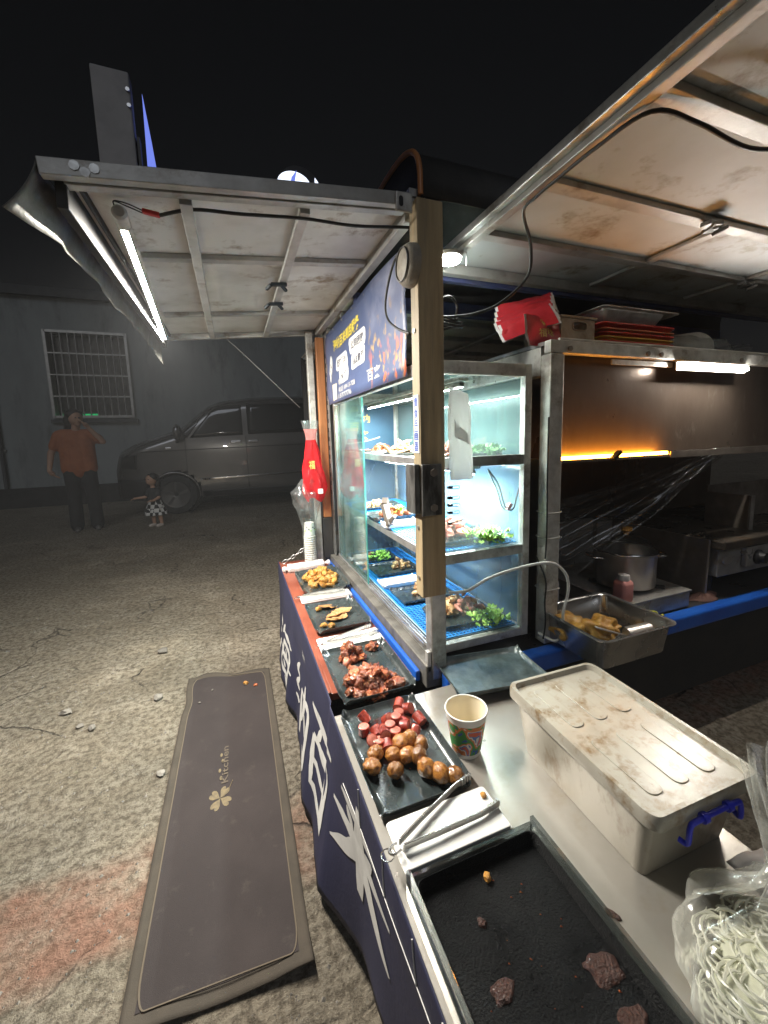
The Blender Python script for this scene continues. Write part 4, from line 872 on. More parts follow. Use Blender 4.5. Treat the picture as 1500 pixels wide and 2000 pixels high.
def tongs(x, y, z, rz, label, ln=.2, open_=.045):
    o = thing('tongs', label, 'tongs', (x, y, z), rz)
    for s_ in (-1, 1):
        b = MB(); pts = [(0, s_ * .006, .012), (ln * .3, s_ * (.008 + open_ * .3), .011), (ln * .78, s_ * (.006 + open_ * .8), .008), (ln, s_ * open_, .006)]
        for p, q in zip(pts, pts[1:]): b.bar(p, q, .0035, .013)
        b.build('arm', M['pan_steel'], o, w=False, bevel=.001)
        g_ = MB()
        for k in range(4): g_.box(ln - .03 + k * .008, ln - .026 + k * .008, s_ * open_ * (.93 + .01 * k) - .003, s_ * open_ * (.93 + .01 * k) + .003, .0, .015)
        stuff(g_.build('grip_teeth', M['pan_steel'], o, w=False))
    MB().tube([(-.012 + .014 * math.cos(R(a)), .008 * math.sin(R(a)), .012) for a in range(60, 301, 20)], .0022, 6).build('spring_bow', M['pan_steel'], o, w=False, smooth=60)
    MB().tube([(-.03 + .012 * math.cos(k * .5236), .012 * math.sin(k * .5236), .010) for k in range(12)], .0012, 5, True).build('hanging_ring', M['pan_steel'], o, w=False, smooth=60)
    return o
ZP = ZT + .001
tray(.394, 2.165, .245, .36, ZP, 'black serving tray heaped with golden fried potatoes', seed=1)
tray(.365, 1.690, .232, .305, ZP, 'black serving tray with a few tan meat slices on it', seed=2)
tray(.356, 1.230, .240, .325, ZP + .002, 'black serving tray with a heap of spicy red-brown meat chunks', seed=3)
tray(.330, .866, .225, .345, ZP, 'black serving tray of cut sausages and fried meatballs', seed=4)
tray(.715, 1.035, .315, .205, ZP + .014, 'empty wet black tray in front of the display case', 'slate_wet', seed=5, rz=R(-6))
MB_b = [(.372, 1.938, .248, .095, 'white melamine board with tongs between potatoes and meat slices'), (.366, 1.459, .245, .112, 'white melamine board with tongs between meat slices and spicy meat'), (.336, .622, .225, .108, 'stained white melamine board between sausage tray and large black tray')]
for k, (x, y, a, c, lab) in enumerate(MB_b):
    b = MB().prism(rrect(0, 0, a, c, .008), .0, .006)
    for sy in (-1,): b.box(-a / 2 + .006, a / 2 - .006, sy * (c / 2 - .006) - .004, sy * (c / 2 - .006) + .004, .0061, .014)
    q = b.build('board', M['melamine_white'], bevel=.002); q.location = (x, y, ZP + (0 if k < 2 else .02)); tag(q, lab, 'board')
tongs(.26, 1.945, ZP + .007, R(2), 'steel tongs on the board next to the potatoes', .21, .018)
tongs(.275, 1.445, ZP + .007, R(14), 'steel tongs on the board next to the spicy meat', .21, .03)
tongs(.232, .612, ZP + .028, R(13), 'open steel tongs on the stained board by the large black tray', .215, .042)
# large black tray in a clear holder
AH = thing('clear_tray_holder', 'clear acrylic stand under the large black tray', 'tray holder', (.35, .35, ZT))
for a in ((.218, .226, .10, .556), (.474, .482, .10, .556)): MB().box(a[0], a[1], a[2], a[3], ZP, ZP + .055).build('side_wall', M['acrylic'], AH, bevel=.001)
MB().box(.2262, .4738, .548, .556, ZP, ZP + .045).build('end_wall', M['acrylic'], AH, bevel=.001)
MB().box(.2262, .4738, .10, .5478, ZP, ZP + .006).build('floor', M['acrylic'], AH)
BT = MB(); ax0, ax1, ay0, ay1 = .2285, .4715, .11, .546
BT.box(ax0, ax1, ay0, ay1, ZP + .016, ZP + .022).box(ax0, ax0 + .005, ay0, ay1, ZP + .0225, ZP + .045).box(ax1 - .005, ax1, ay0, ay1, ZP + .0225, ZP + .045).box(ax0 + .0055, ax1 - .0055, ay1 - .005, ay1, ZP + .0225, ZP + .045).box(ax0 + .0055, ax1 - .0055, ay0, ay0 + .005, ZP + .0225, ZP + .045)
bt = thing('large_black_tray', 'large shallow black tray with a few scraps of beef', 'tray', (.35, .33, ZP + .008))
MB().prism([(x, y) for x, y in rrect((ax0 + ax1) / 2, (ay0 + ay1) / 2, ax1 - ax0 - .008, ay1 - ay0 - .008, .012)], ZP + .0145, ZP + .018).build('floor', M['tray_black'], bt)
def rimf(u, v):
    O = rrect((ax0 + ax1) / 2, (ay0 + ay1) / 2, ax1 - ax0, ay1 - ay0, .015, 8); k = int(round(u * len(O))) % len(O); x, y = O[k]; cx, cy = (ax0 + ax1) / 2, (ay0 + ay1) / 2
    pr = [(.955, .0185), (.975, .034), (.985, .040), (1.0, .040), (1.0, .036), (.99, .034), (.965, .0145)]; f, z = pr[int(round(v * 6))]
    q = (1 - f) * .13; return (cx + (x - cx) * (1 - q / .12), cy + (y - cy) * (1 - q / .22), ZP + z)
MB().grid(rimf, 32, 7, cu=True).build('rim', M['tray_black'], bt, smooth=50)
# paper cup
def cup_print():
    m = pm('printed_paper_cup', (.1, .3, .1), None, rough=.45); n = m.node_tree.nodes; l = m.node_tree.links; b = n['Principled BSDF']; tc = n.new('ShaderNodeTexCoord')
    nz = n.new('ShaderNodeTexNoise'); nz.inputs['Scale'].default_value = 22; nz.inputs['Detail'].default_value = 2; nz.inputs['Distortion'].default_value = 1.4; l.new(tc.outputs['Object'], nz.inputs['Vector'])
    cr = n.new('ShaderNodeValToRGB'); cr.color_ramp.interpolation = 'CONSTANT'; el = cr.color_ramp.elements
    for p, c in ((0, (.05, .10, .40)), (.36, (.06, .28, .07)), (.45, (.62, .20, .06)), (.52, (.68, .66, .60)), (.56, (.10, .20, .45)), (.60, (.60, .12, .06)), (.67, (.05, .22, .06))):
        e = el[0] if p == 0 else el.new(p); e.position = p; e.color = (*c, 1)
    el.remove(el[-1]) if len(el) > 7 else None
    l.new(nz.outputs[0], cr.inputs[0]); l.new(cr.outputs[0], b.inputs['Base Color']); return m
CP = thing('paper_cup', 'printed paper cup standing open on the steel table', 'cup', (.486, .806, ZT + .0005)); CP.scale = (1.2, 1.2, 1.2)
MB().lathe([(.0285, 0), (.0305, .010)], n=36, cap=False).build('base_band', M['cup_white'], CP, smooth=60, w=False)
MB().lathe([(.0305, .0101), (.0405, .078)], n=36, cap=False).build('wall', cup_print(), CP, smooth=60, w=False)
MB().lathe([(.0405, .0781), (.0425, .0925)], n=36, cap=False).build('top_band', M['cup_white'], CP, smooth=60, w=False)
MB().tube([(.0425 * math.cos(k * math.pi / 18), .0425 * math.sin(k * math.pi / 18), .0935) for k in range(36)], .0018, 8, True).build('rim', M['cup_white'], CP, smooth=60, w=False)
MB().lathe([(.0418, .093), (.030, .008), (.0, .008)], n=36, cap=False).build('inside', M['cup_inner'], CP, smooth=60, w=False)
# storage box
SB = thing('storage_box', 'grubby translucent storage box with ribbed lid and blue clip handles', 'storage box', (.722, .588, ZT + .001), R(-1.5))
def sbox(u, v):
    O = rrect(0, 0, 1, 1, .06, 6); k = int(round(u * 24)) % 24; x, y = O[k]; f = v
    return (x * (.212 + .036 * f), y * (.325 + .045 * f), .142 * f)
b = MB().grid(sbox, 24, 6, cu=True); b.f.append(tuple(reversed(range(24)))); b.mi.append(0)
b.build('body', M['box_plastic'], SB, smooth=45, w=False)
lid = MB()
prof = [(.258, .388, .128), (.268, .402, .132), (.268, .402, .152), (.264, .397, .158), (.248, .381, .158), (.240, .373, .147), (.0, .0, .147)]
for i, (a, c, z) in enumerate(prof[:-1]): lid.v += [(x * a, y * c, z) for x, y in rrect(0, 0, 1, 1, .07, 6)]
for i in range(5):
    for k in range(24): lid.f.append((i * 24 + k, i * 24 + (k + 1) % 24, (i + 1) * 24 + (k + 1) % 24, (i + 1) * 24 + k)); lid.mi.append(0)
lid.f.append(tuple(range(120, 144))); lid.mi.append(0)
ld = lid.build('lid', M['lid_plastic'], SB, smooth=40, w=False)
for sx in (-.070, -.004, .066):
    for sy in (-.088, .092): MB().prism(rrect(sx, sy, .034, .142, .014), .1465, .1492).build('rib', M['lid_plastic'], ld, w=False, bevel=.0015)
for sy in (-1, 1):
    hy = sy * .208
    MB().tube(smooth_path([(-.070, hy - sy * .012, .098), (-.066, hy, .100), (-.062, hy, .128), (-.045, hy, .134), (.045, hy, .134), (.062, hy, .128), (.066, hy, .100), (.070, hy - sy * .012, .098)], 5), .0046, 10).build('clip_handle', M['blue_handle'], SB, smooth=60, w=False)
    for sx in (-.03, .03): MB().tube([(sx - .005, hy, .134), (sx + .005, hy, .134)], .0085, 10).build('hinge_collar', M['blue_handle'], SB, smooth=40, w=False)

# ------------------------------------------------------------------ food on the counter
rf = random.Random(11)
def sausage_mesh(seed):
    q = random.Random(seed); ln = q.uniform(.011, .017); b = MB(); n = 14; r = .0145
    pts = [(-ln, 0, 0), (-ln + .001, 0, 0), (0, .0012, 0), (ln - .001, 0, 0), (ln, 0, 0)]; rs = [r * .86, r, r * 1.03, r, r * .86]
    for i, p in enumerate(pts):
        for k in range(n):
            a = 2 * math.pi * k / n; kk = 1 + .05 * noise.noise(Vector((i, k * .7, seed))); b.v.append((p[0], p[1] + rs[i] * kk * math.cos(a), p[2] + rs[i] * kk * math.sin(a)))
    for i in range(4):
        for k in range(n): b.f.append((i * n + k, i * n + (k + 1) % n, (i + 1) * n + (k + 1) % n, (i + 1) * n + k)); b.mi.append(0)
    b.f += [tuple(reversed(range(n))), tuple(range(4 * n, 5 * n))]; b.mi += [1, 1]
    return b.mesh('sausage_piece', [M['sausage_skin'], M['sausage_cut']], 50)
SAU = [sausage_mesh(s) for s in range(5)]
BAL = [MB().blob((0, 0, 0), (.0225, .0205, .0195), 4, .08, 2.1, s + 20).mesh('meatball', M['meatball'], 70) for s in range(4)]
POT = [MB().blob((0, 0, 0), (.025, .021, .017), 2, .30, 1.7, s + 40).mesh('potato_piece', M['potato'], 45) for s in range(6)]
MEA = [MB().blob((0, 0, 0), (.021, .0165, .0145), 3, .36, 2.1, s + 60).mesh('meat_chunk', M['meat'], 75) for s in range(6)]
CRU = [MB().blob((0, 0, 0), (.006, .004, .0035), 1, .5, 2.4, s + 80).mesh('crumb', M['meat'], 30) for s in range(3)]
PAL = [MB().blob((0, 0, 0), (.020, .014, .012), 2, .5, 2.2, s + 90).mesh('fried_piece', M['pale_meat'], 40) for s in range(4)]
def slice_mesh(s):
    q = random.Random(s); n = 18
    def f(u, v):
        a = 2 * math.pi * u; r = v * (.036 + .009 * noise.noise(Vector((math.cos(a) * 1.3, math.sin(a) * 1.3, s)))); return (r * math.cos(a) * 1.25, r * math.sin(a) * .8, .006 * noise.noise(Vector((r * 60 * math.cos(a), r * 60 * math.sin(a), s * 3))) + .004 * v * v)
    b = MB().grid(f, n, 5, cu=True); me = b.mesh('meat_slice', M['slice'], 60); return me
SLI = [slice_mesh(s) for s in range(4)]
def put(name, me, x, y, z, lab, cat, group, rot=None, s=1.):
    o = bpy.data.objects.new(name, me); col.objects.link(o); o.location = (x, y, z); o.scale = (s, s, s)
    o.rotation_euler = rot if rot else (rf.uniform(-.4, .4), rf.uniform(-.4, .4), rf.uniform(0, 6.28)); return tag(o, lab, cat, group)
ZF = ZP + .004
sp = [(0.278, 0.993), (0.264, 0.949), (0.385, 1.007), (0.404, 0.982), (0.37, 0.967), (0.415, 0.931), (0.33, 0.948), (0.349, 0.934), (0.37, 0.931), (0.306, 0.931), (0.324, 0.913), (0.362, 0.907), (0.272, 0.903), (0.285, 0.887), (0.302, 0.874), (0.381, 0.889), (0.33, 0.891), (0.306, 0.902), (0.292, 0.931)]
lone = {0: 'sausage piece at the heap\'s edge standing against another near the tray lip', 1: 'sausage piece lying apart near the long side of the sausage tray', 5: 'single sausage piece apart from the heap on the steel table side'}
for i, (x, y) in enumerate(sp):
    up = .011 if i in (6, 7, 10, 11, 16, 17) else 0
    put('sausage_piece', SAU[i % 5], x, y, ZF + .0145 + up, lone.get(i, 'cut red sausage piece in the heap beside the meatballs'), 'sausage', 'cut sausages on the tray', (rf.uniform(-.3, .3), (R(90) if i % 3 == 1 else rf.choice((-1, 1)) * rf.uniform(.35, 1.0) if i % 3 == 0 else rf.uniform(-.35, .35)), R(-90) + rf.uniform(-.9, .9)))
for i, (x, y) in enumerate([(0.265, 0.855), (0.302, 0.834), (0.332, 0.821), (0.357, 0.807), (0.245, 0.821), (0.29, 0.79), (0.354, 0.856), (0.376, 0.838), (0.358, 0.768), (0.38, 0.742), (0.408, 0.724), (0.332, 0.857)]):
    put('meatball', BAL[i % 4], x, y, ZF + .020 + (.008 if i in (6, 11) else 0), 'browned fried meatball on the sausage tray', 'meatball', 'fried meatballs on the tray', None, rf.uniform(.86, 1.14)).scale = [rf.uniform(.82, 1.16) for _ in range(3)]
def heap(n, cx, cy, ax, ay, hz, meshes, name, lab, cat, group, z0, s=1., lay=3):
    k = 0
    for L_ in range(lay):
        m = int(n * (.55, .30, .15)[L_]); sh = (1, .66, .36)[L_]
        for i in range(m):
            a = i * 2.39996 + L_; r = math.sqrt((i + .5) / m) * sh; x = cx + r * ax * math.cos(a) + rf.uniform(-.004, .004); y = cy + r * ay * math.sin(a) + rf.uniform(-.004, .004)
            put(name, meshes[k % len(meshes)], x, y, z0 + hz * (.5 + L_ * .85), lab, cat, group, (rf.uniform(-.8, .8), rf.uniform(-.8, .8), rf.uniform(0, 6.28)), s * rf.uniform(.75, 1.15)).scale = [s * rf.uniform(.6, 1.2) for _ in range(3)]; k += 1
heap(46, .395, 2.175, .090, .135, .022, POT, 'potato_piece', 'golden fried potato piece heaped on the potato tray', 'potato', 'fried potatoes on the tray', ZF)
heap(16, .334, 1.325, .048, .042, .021, MEA, 'meat_chunk', 'glossy meat chunk in the smaller heap on the spicy meat tray', 'meat', 'smaller heap of meat chunks', ZF, 1.05)
heap(52, .345, 1.150, .082, .074, .021, MEA, 'meat_chunk', 'dark spicy meat chunk in the larger heap on its tray', 'meat', 'larger heap of meat chunks', ZF, 1.1)
put('meat_chunk', MEA[2], .418, 1.352, ZF + .012, 'single meat chunk lying apart in the tray corner', 'meat', None, s=1.2)
put('meat_chunk', MEA[3], .428, 1.112, ZF + .011, 'browned meat chunk apart from the larger heap by the tray lip', 'meat', None, s=1.1)
cr = MB()
for i in range(150):
    a = rf.uniform(0, 6.28); tx, ty, tw, th = rf.choice(((.36, 1.24, .085, .12), (.37, 1.24, .085, .12), (.33, .86, .08, .13), (.36, 1.69, .08, .11), (.35, .35, .09, .17)))
    z = ZF if ty > .6 else ZP + .0185
    x, y = tx + rf.uniform(-tw, tw), ty + rf.uniform(-th, th); r = rf.uniform(.0008, .0022); cr.add([(x - r, y, z), (x, y + r, z), (x + r, y - r, z), (x, y, z + r)], [(0, 1, 3), (1, 2, 3), (2, 0, 3)])
tag(stuff(cr.build('crumbs', M['meat'], fix=False)), 'tiny crumbs scattered over the black trays', 'crumbs')
for i, (x, y, s_) in enumerate(((.351, 1.790, 1.0), (.362, 1.690, .95), (.392, 1.700, 1.0), (.350, 1.655, .9), (.375, 1.665, .85))):
    put('meat_slice', SLI[i % 4], x, y, ZF + .005 + .004 * (i % 3), 'curled tan meat slice in the loose pile on the second black tray' if i else 'curled tan meat slice lying apart from the slice pile', 'meat slice', 'tan meat slices', (rf.uniform(-.2, .2), rf.uniform(-.2, .2), rf.uniform(-.5, .5)), s_)
for x, y in ((.293, 1.608), (.324, 1.594), (.304, 1.777)): put('meat_scrap', POT[1], x, y, ZF + .008, 'small yellowish scrap beside the tan meat slices', 'food scrap', 'scraps by the meat slices', s=.62)
SA = pm('oily_sauce', (.07, .018, .010), (.03, .010, .007), 60, .12, 0, .3, 90, spec=.8, coat=.5)
for i, (x, y, sx_, sy_, lab) in enumerate(((.355, 1.165, .105, .095, 'dark oily sauce smear under the larger meat heap'), (.375, 1.30, .07, .05, 'thin oily smear beside the smaller meat heap'), (.345, .93, .085, .075, 'reddish oily smear under the cut sausages'))):
    pl = []
    for k in range(40):
        a = 2 * math.pi * k / 40; q = 1 + .55 * noise.noise(Vector((math.cos(a) * 1.8, math.sin(a) * 1.8, i * 4.))); pl.append((x + sx_ * q * math.cos(a) * .8, y + sy_ * q * math.sin(a) * .8, ZF + .0007))
    tag(MB().add(pl, [tuple(range(40))]).build('sauce_smear', SA, fix=False), lab, 'sauce')
def scrap_mesh(s, sx, sy):
    n = 22
    def f(u, v):
        a = 2 * math.pi * u; k = 1 + .55 * noise.noise(Vector((math.cos(a) * 1.6, math.sin(a) * 1.6, s * 5))); return (v * sx * k * math.cos(a), v * sy * k * math.sin(a), .0034 * (1 - v ** 8) + .0012 * noise.noise(Vector((u * 9, v * 5, s))))
    b = MB().grid(f, n, 7, cu=True); return b.mesh('beef_scrap', M['beef'], 45)
for i, (x, y, sx, sy, rz, lab) in enumerate(((.309, .466, .007, .007, .4, 'small pink meat crumb on the large black tray'), (.290, .386, .020, .012, .2, 'ragged reddish beef scrap on the large black tray'), (.438, .353, .030, .018, -.4, 'largest dark beef scrap against the tray edge'), (.428, .298, .022, .013, .1, 'dark folded beef scrap near the onion bag side'))):
    put('beef_scrap', scrap_mesh(i, sx, sy), x, y, ZP + .0186, lab, 'meat scrap', None, (0, 0, rz))
put('food_scrap', POT[3], .353, .517, ZP + .023, 'pale crumb at the far end of the large black tray', 'food scrap', None, s=.32)
put('food_scrap', scrap_mesh(7, .013, .005), .518, .406, ZT + .0005, 'dried brown scrap lying on the bare steel table', 'food scrap', None, (0, 0, -1.0))
put('food_scrap', POT[2], .434, .652, ZP + .030, 'yellow crumb on the stained white board', 'food scrap', None, s=.3)
put('food_scrap', MEA[4], .430, .622, ZP + .029, 'dark red crumb on the stained white board', 'food scrap', None, s=.28)

# ------------------------------------------------------------------ bag of sliced onion
ON = thing('onion_bag', 'clear plastic bag of sliced white onion beside the storage box', 'bag', (.70, .24, ZT))
b = MB(); ro = random.Random(5)
for i in range(760):
    a = ro.uniform(0, 6.28); r = math.sqrt(ro.random()); x = .655 + r * .115 * math.cos(a); y = .235 + r * .095 * math.sin(a); z = ZT + .012 + (.35 + .65 * ro.random()) * .065 * (1 - r * r); t0 = ro.uniform(0, 6.28); cr_ = ro.uniform(.018, .034); ln = ro.uniform(.9, 2.0); tl = ro.uniform(-.5, .5)
    pts = [(x + cr_ * math.cos(t0 + ln * k / 5), y + cr_ * math.sin(t0 + ln * k / 5), max(ZT + .005, z + tl * .012 * (k - 2.5) / 2.5)) for k in range(6)]; b.tube(pts, [.0007, .0018, .0026, .0026, .0019, .0007], 5)
stuff(b.build('sliced_onion', M['onion'], ON, smooth=60))
MB().blob((.655, .235, ZT + .026), (.100, .080, .026), 3, .25, 2.4, 9).build('gap_filler', pm('pale_gap_filler', (.74, .75, .62), (.62, .64, .48), 40, .35), ON, smooth=60)  # pale blob added so gaps between the strips don't go dark
def bagf(u, v):
    a = 2 * math.pi * u; prof_ = ((.0, .004), (.105, .004), (.145, .018), (.150, .05), (.125, .085), (.085, .105), (.055, .125), (.042, .155), (.052, .20), (.066, .24), (.074, .265)); i = v * 10; k = min(9, int(i)); f = i - k
    r = prof_[k][0] + (prof_[k + 1][0] - prof_[k][0]) * f; z = prof_[k][1] + (prof_[k + 1][1] - prof_[k][1]) * f
    c = noise.noise(Vector((math.cos(a) * 2.5, math.sin(a) * 2.5, z * 14))); c2 = math.sin(a * 11 + z * 30) * (.12 if z > .09 else .02); r *= 1 + .16 * c + c2
    ln = max(0, z - .08); return (.655 + r * math.cos(a) * 1.05 + ln * .55, .235 + r * math.sin(a) * .85 + ln * .30, ZT + max(.002, z + .012 * c * (1 if z > .03 else 0)))
MB().grid(bagf, 88, 46, cu=True).build('plastic', M['bag_clear'], ON, smooth=60)
pp = MB().grid(lambda u, v: (.775 + .07 * u, .30 + .09 * v - .02 * u, ZT + .003 + .02 * u * v + .004 * math.sin(u * 7 + v * 5)), 8, 8).build('paper_napkin', M['paper'], smooth=60, solid=.0008); tag(pp, 'crumpled white paper napkin beside the onion bag', 'napkin')

# ------------------------------------------------------------------ floor mat
MT = thing('floor_mat', 'long mauve-grey kitchen mat with taupe border lying on the asphalt', 'mat', (-.12, 1.6, 0))
cA, cB, cC, cD = Vector((-.322, 2.372)), Vector((.098, 2.300)), Vector((.092, .868)), Vector((-.335, .905))
def matp(u, v, dz=0.):
    """u across, v from far to near"""
    p = cA.lerp(cB, u).lerp(cD.lerp(cC, u), v)
    far = max(0, 1 - v * 14); p.y += far * .010 * math.sin(u * 9)
    p.x -= .010 * math.exp(-((v - .16) / .05) ** 2) * (1 - u) * -1
    z = .007 + .004 * (math.sin(v * 31 + u * 3) * .3) + .016 * far * max(0, math.sin(u * 7 - .6)) + .024 * max(0, v - .93) / .07 * max(0, u - .55) / .45 * (1 - .3 * u)
    z += .008 * max(0, v - .95) / .05 * max(0, math.sin(u * 8))
    return (p.x, p.y, max(.005, z) + dz)
MB().grid(lambda u, v: matp(u, v), 40, 110).build('mat_base', M['mat_border'], MT, smooth=80, solid=.004)
def insetp(x, y): return matp(x, y, .0042)
O = rrect(.5, .5, .86, .952, .05, 8); O = [(a, .5 + (c - .5)) for a, c in O]
def inner(u, v):
    return matp(.072 + .856 * u, .025 + .95 * v, .0036)
MB().grid(inner, 36, 100).build('pile', M['mat_fabric'], MT, smooth=80)
ol = []
for (a, c), (e, f_) in zip(O, O[1:] + O[:1]):
    m_ = max(1, int(abs(c - f_) / .02)); ol += [matp(a + (e - a) * k / m_, c + (f_ - c) * k / m_, .0045) for k in range(m_)]
MB().tube(ol, .0022, 5, True).build('piping', M['mat_line'], MT, smooth=60)
vs, fs = text_mesh('Kitchen', .05, .0006, (.20, .024))
MB().add([(-.112 - v.y, 1.545 + v.x, .0128) for v in vs], fs).build('lettering', M['ink_faint'], MT, fix=False)
for k, a in enumerate((55, 145, 235, 325)):
    cx, cy = -.138, 1.478; d = Vector((math.cos(R(a)), math.sin(R(a)))); n_ = Vector((-d.y, d.x)); pl = []
    for q in range(20):
        t_ = 2 * math.pi * q / 20; hx_ = 16 * math.sin(t_) ** 3 / 17; hy_ = (13 * math.cos(t_) - 5 * math.cos(2 * t_) - 2 * math.cos(3 * t_) - math.cos(4 * t_)) / 17
        pl.append((cx + d.x * .024 * (.98 + hy_) + n_.x * .017 * hx_, cy + d.y * .032 * (.98 + hy_) + n_.y * .022 * hx_, .0128))
    MB().add(pl, [tuple(range(20))]).build('clover_leaf', M['ink_tan'], MT, fix=False)
MB().tube([(-.132 + .036 * q, 1.478 + .05 * q * q + .02 * q, .0125) for q in [k / 6 for k in range(7)]], .0012, 5).build('clover_stalk', M['ink_tan'], MT)
for x, y in ((-.138, 1.575), (-.143, 1.615), (-.133, 1.665), (-.139, 1.70)): MB().add([(x + .005 * math.cos(a * .785), y + .011 * math.sin(a * .785), .0128) for a in range(8)], [tuple(range(8))]).build('petal', M['ink_tan'], MT, fix=False)
put('food_scrap', POT[1], -.032, 2.193, .016, 'dropped fried potato on the far end of the mat', 'food scrap', None, s=.55)
put('stone', SM[0], -.195, 2.202, .010, 'tiny white chip on the far end of the mat', 'stone', 'loose stones by the mat', s=.006)
put('stone', SM[1], -.250, 2.113, .010, 'white chip on the mat near its left border', 'stone', 'loose stones by the mat', s=.007)
put('food_scrap', MEA[0], .018, 2.156, .013, 'dark dropped crumb on the mat beside the potato', 'food scrap', None, s=.5)

# ------------------------------------------------------------------ plates of food in the case
def lettuce(x, y, z, r, n, mat, lab, seed):
    q = random.Random(seed); b = MB()
    for i in range(n):
        a = q.uniform(0, 6.28); rr = math.sqrt(q.random()) * r; cx, cy, cz = x + rr * math.cos(a), y + rr * math.sin(a), z + q.random() * r * .45; s_ = q.uniform(.014, .026); ph = q.uniform(0, 6.28); ti = q.uniform(.3, 1.1)
        def f(u, v):
            w_ = (u - .5) * 2; rad = s_ * (.25 + .75 * v); return (cx + rad * math.cos(ph + w_ * 1.1) , cy + rad * math.sin(ph + w_ * 1.1), max(z, cz + rad * ti * .7 + .25 * s_ * v * math.sin(w_ * 9 + i)))
        b.grid(f, 9, 4)
    o = stuff(b.build('lettuce', mat, smooth=60, fix=False)); return tag(o, lab, 'lettuce')
case_plates = [  # x, y, z, w, h, label, food
    (.715, 2.22, .593, .24, .17, 'black plate with red sausage ends and greens, far end of case floor'), (.745, 1.98, .593, .24, .20, 'wavy black plate with fried pieces on the case floor'),
    (.700, 1.775, .593, .20, .10, 'white plate on the case floor before the fried pieces'), (.735, 1.60, .593, .25, .18, 'black plate with potato and fried meat on the case floor'), (.785, 1.34, .593, .26, .20, 'black plate with onions, meat and curly lettuce beside the end glass'),
    (.720, 2.15, .909, .25, .18, 'dark plate of shredded pale meat on the middle shelf'), (.700, 1.85, .909, .24, .19, 'plate of chopped fried meat with greens on the middle shelf'), (.665, 1.645, .909, .17, .09, 'small white dish on the middle shelf'), (.790, 1.33, .909, .27, .20, 'dark plate with a pink sausage pile and lettuce on the middle shelf'),
    (.745, 2.12, 1.211, .25, .18, 'dark plate of mixed meat on the top shelf'), (.745, 1.80, 1.211, .26, .20, 'plate of crisp fried sticks on the top shelf'), (.80, 1.36, 1.211, .26, .19, 'dark plate with meat and dark greens on the top shelf')]
for i, (x, y, z, w_, h, lab) in enumerate(case_plates):
    tray(x, y, w_, h, z, lab, 'melamine_white' if 'white' in lab else 'slate', rim=.018, wav=.003, cat='plate', name='plate', seed=i * 1.3, th=.003)
PNK = [MB().blob((0, 0, 0), (.024, .012, .012), 2, .25, 1.7, s + 140).mesh('sausage_end', M['pink_food'], 50) for s in range(3)]
STK = [MB().blob((0, 0, 0), (.048, .011, .010), 2, .35, 2.0, s + 150).mesh('fried_stick', M['pale_meat'], 50) for s in range(3)]
heap(9, .685, 2.25, .04, .03, .018, PNK, 'sausage_end', 'red sausage end on the far plate of the case floor', 'sausage', 'sausage ends in the case', .598)
heap(12, .79, 1.98, .05, .05, .020, PAL, 'fried_piece', 'fried piece on the wavy plate in the case', 'fried food', 'fried pieces on the case floor', .598)
heap(14, .75, 1.60, .06, .05, .022, PAL, 'fried_piece', 'fried meat piece on the plate in the middle of the case floor', 'fried food', 'fried pieces in the middle of the case floor', .598)
heap(26, .765, 1.37, .075, .055, .026, PAL, 'fried_piece', 'pale fried piece in the heap behind the end glass, case floor', 'fried food', 'fried heap behind the end glass', .598, 1.1)
heap(12, .80, 1.32, .05, .045, .03, PNK, 'sausage_end', 'pink piece in the heap behind the end glass, case floor', 'sausage', 'pink pieces behind the end glass', .622)
heap(26, .720, 2.15, .08, .055, .014, PAL, 'fried_piece', 'shredded pale piece on the middle shelf\'s far plate', 'fried food', 'shredded pieces on the middle shelf', .913, .6)
heap(30, .705, 1.85, .075, .055, .016, MEA, 'meat_chunk', 'chopped meat piece with greens on the middle shelf', 'meat', 'chopped meat on the middle shelf', .913, .8)
heap(22, .765, 1.37, .075, .06, .024, PNK, 'sausage_end', 'pink sausage in the pile behind the end glass, middle shelf', 'sausage', 'pink sausage pile on the middle shelf', .913, 1.5)
heap(20, .745, 2.12, .08, .05, .016, MEA, 'meat_chunk', 'mixed meat piece on the top shelf\'s far plate', 'meat', 'mixed meat on the top shelf', 1.215, .9)
heap(20, .745, 1.80, .065, .055, .020, STK, 'fried_stick', 'crisp fried stick on the top shelf', 'fried food', 'fried sticks on the top shelf', 1.215)
heap(16, .77, 1.38, .06, .05, .020, MEA, 'meat_chunk', 'dark meat piece on the top shelf plate by the end glass', 'meat', 'dark meat on the top shelf', 1.215, 1.1)
lettuce(.74, 2.17, .600, .06, 46, M['lettuce'], 'bright shredded greens on the far plate of the case floor', 1); lettuce(.845, 1.245, .600, .065, 70, M['lettuce'], 'curly green lettuce on the case floor behind the end glass', 2)
lettuce(.835, 1.240, .916, .072, 80, M['lettuce'], 'curly green lettuce on the middle shelf behind the end glass', 3); lettuce(.72, 1.83, .935, .05, 14, M['lettuce'], 'chopped greens over the fried meat on the middle shelf', 4)
lettuce(.86, 1.30, 1.218, .07, 70, M['lettuce_dark'], 'dark green leaves on the top shelf behind the end glass', 5); lettuce(.80, 1.93, 1.218, .045, 22, M['lettuce'], 'green leaves behind the fried sticks on the top shelf', 6)
# clamp hanging in the open door
cl_ = thing('spring_clamp', 'dark spring clamp on the shelf rail in the open case door', 'clamp', (.60, 1.62, .93))
MB().bar((.595, 1.60, .925), (.585, 1.635, 1.01), .03, .022).bar((.585, 1.635, 1.01), (.60, 1.66, 1.03), .028, .02).build('jaw', M['steel_dark'], cl_, bevel=.003)
MB().bar((.590, 1.61, .92), (.61, 1.585, .965), .02, .016).build('grip', M['steel_dark'], cl_, bevel=.003)

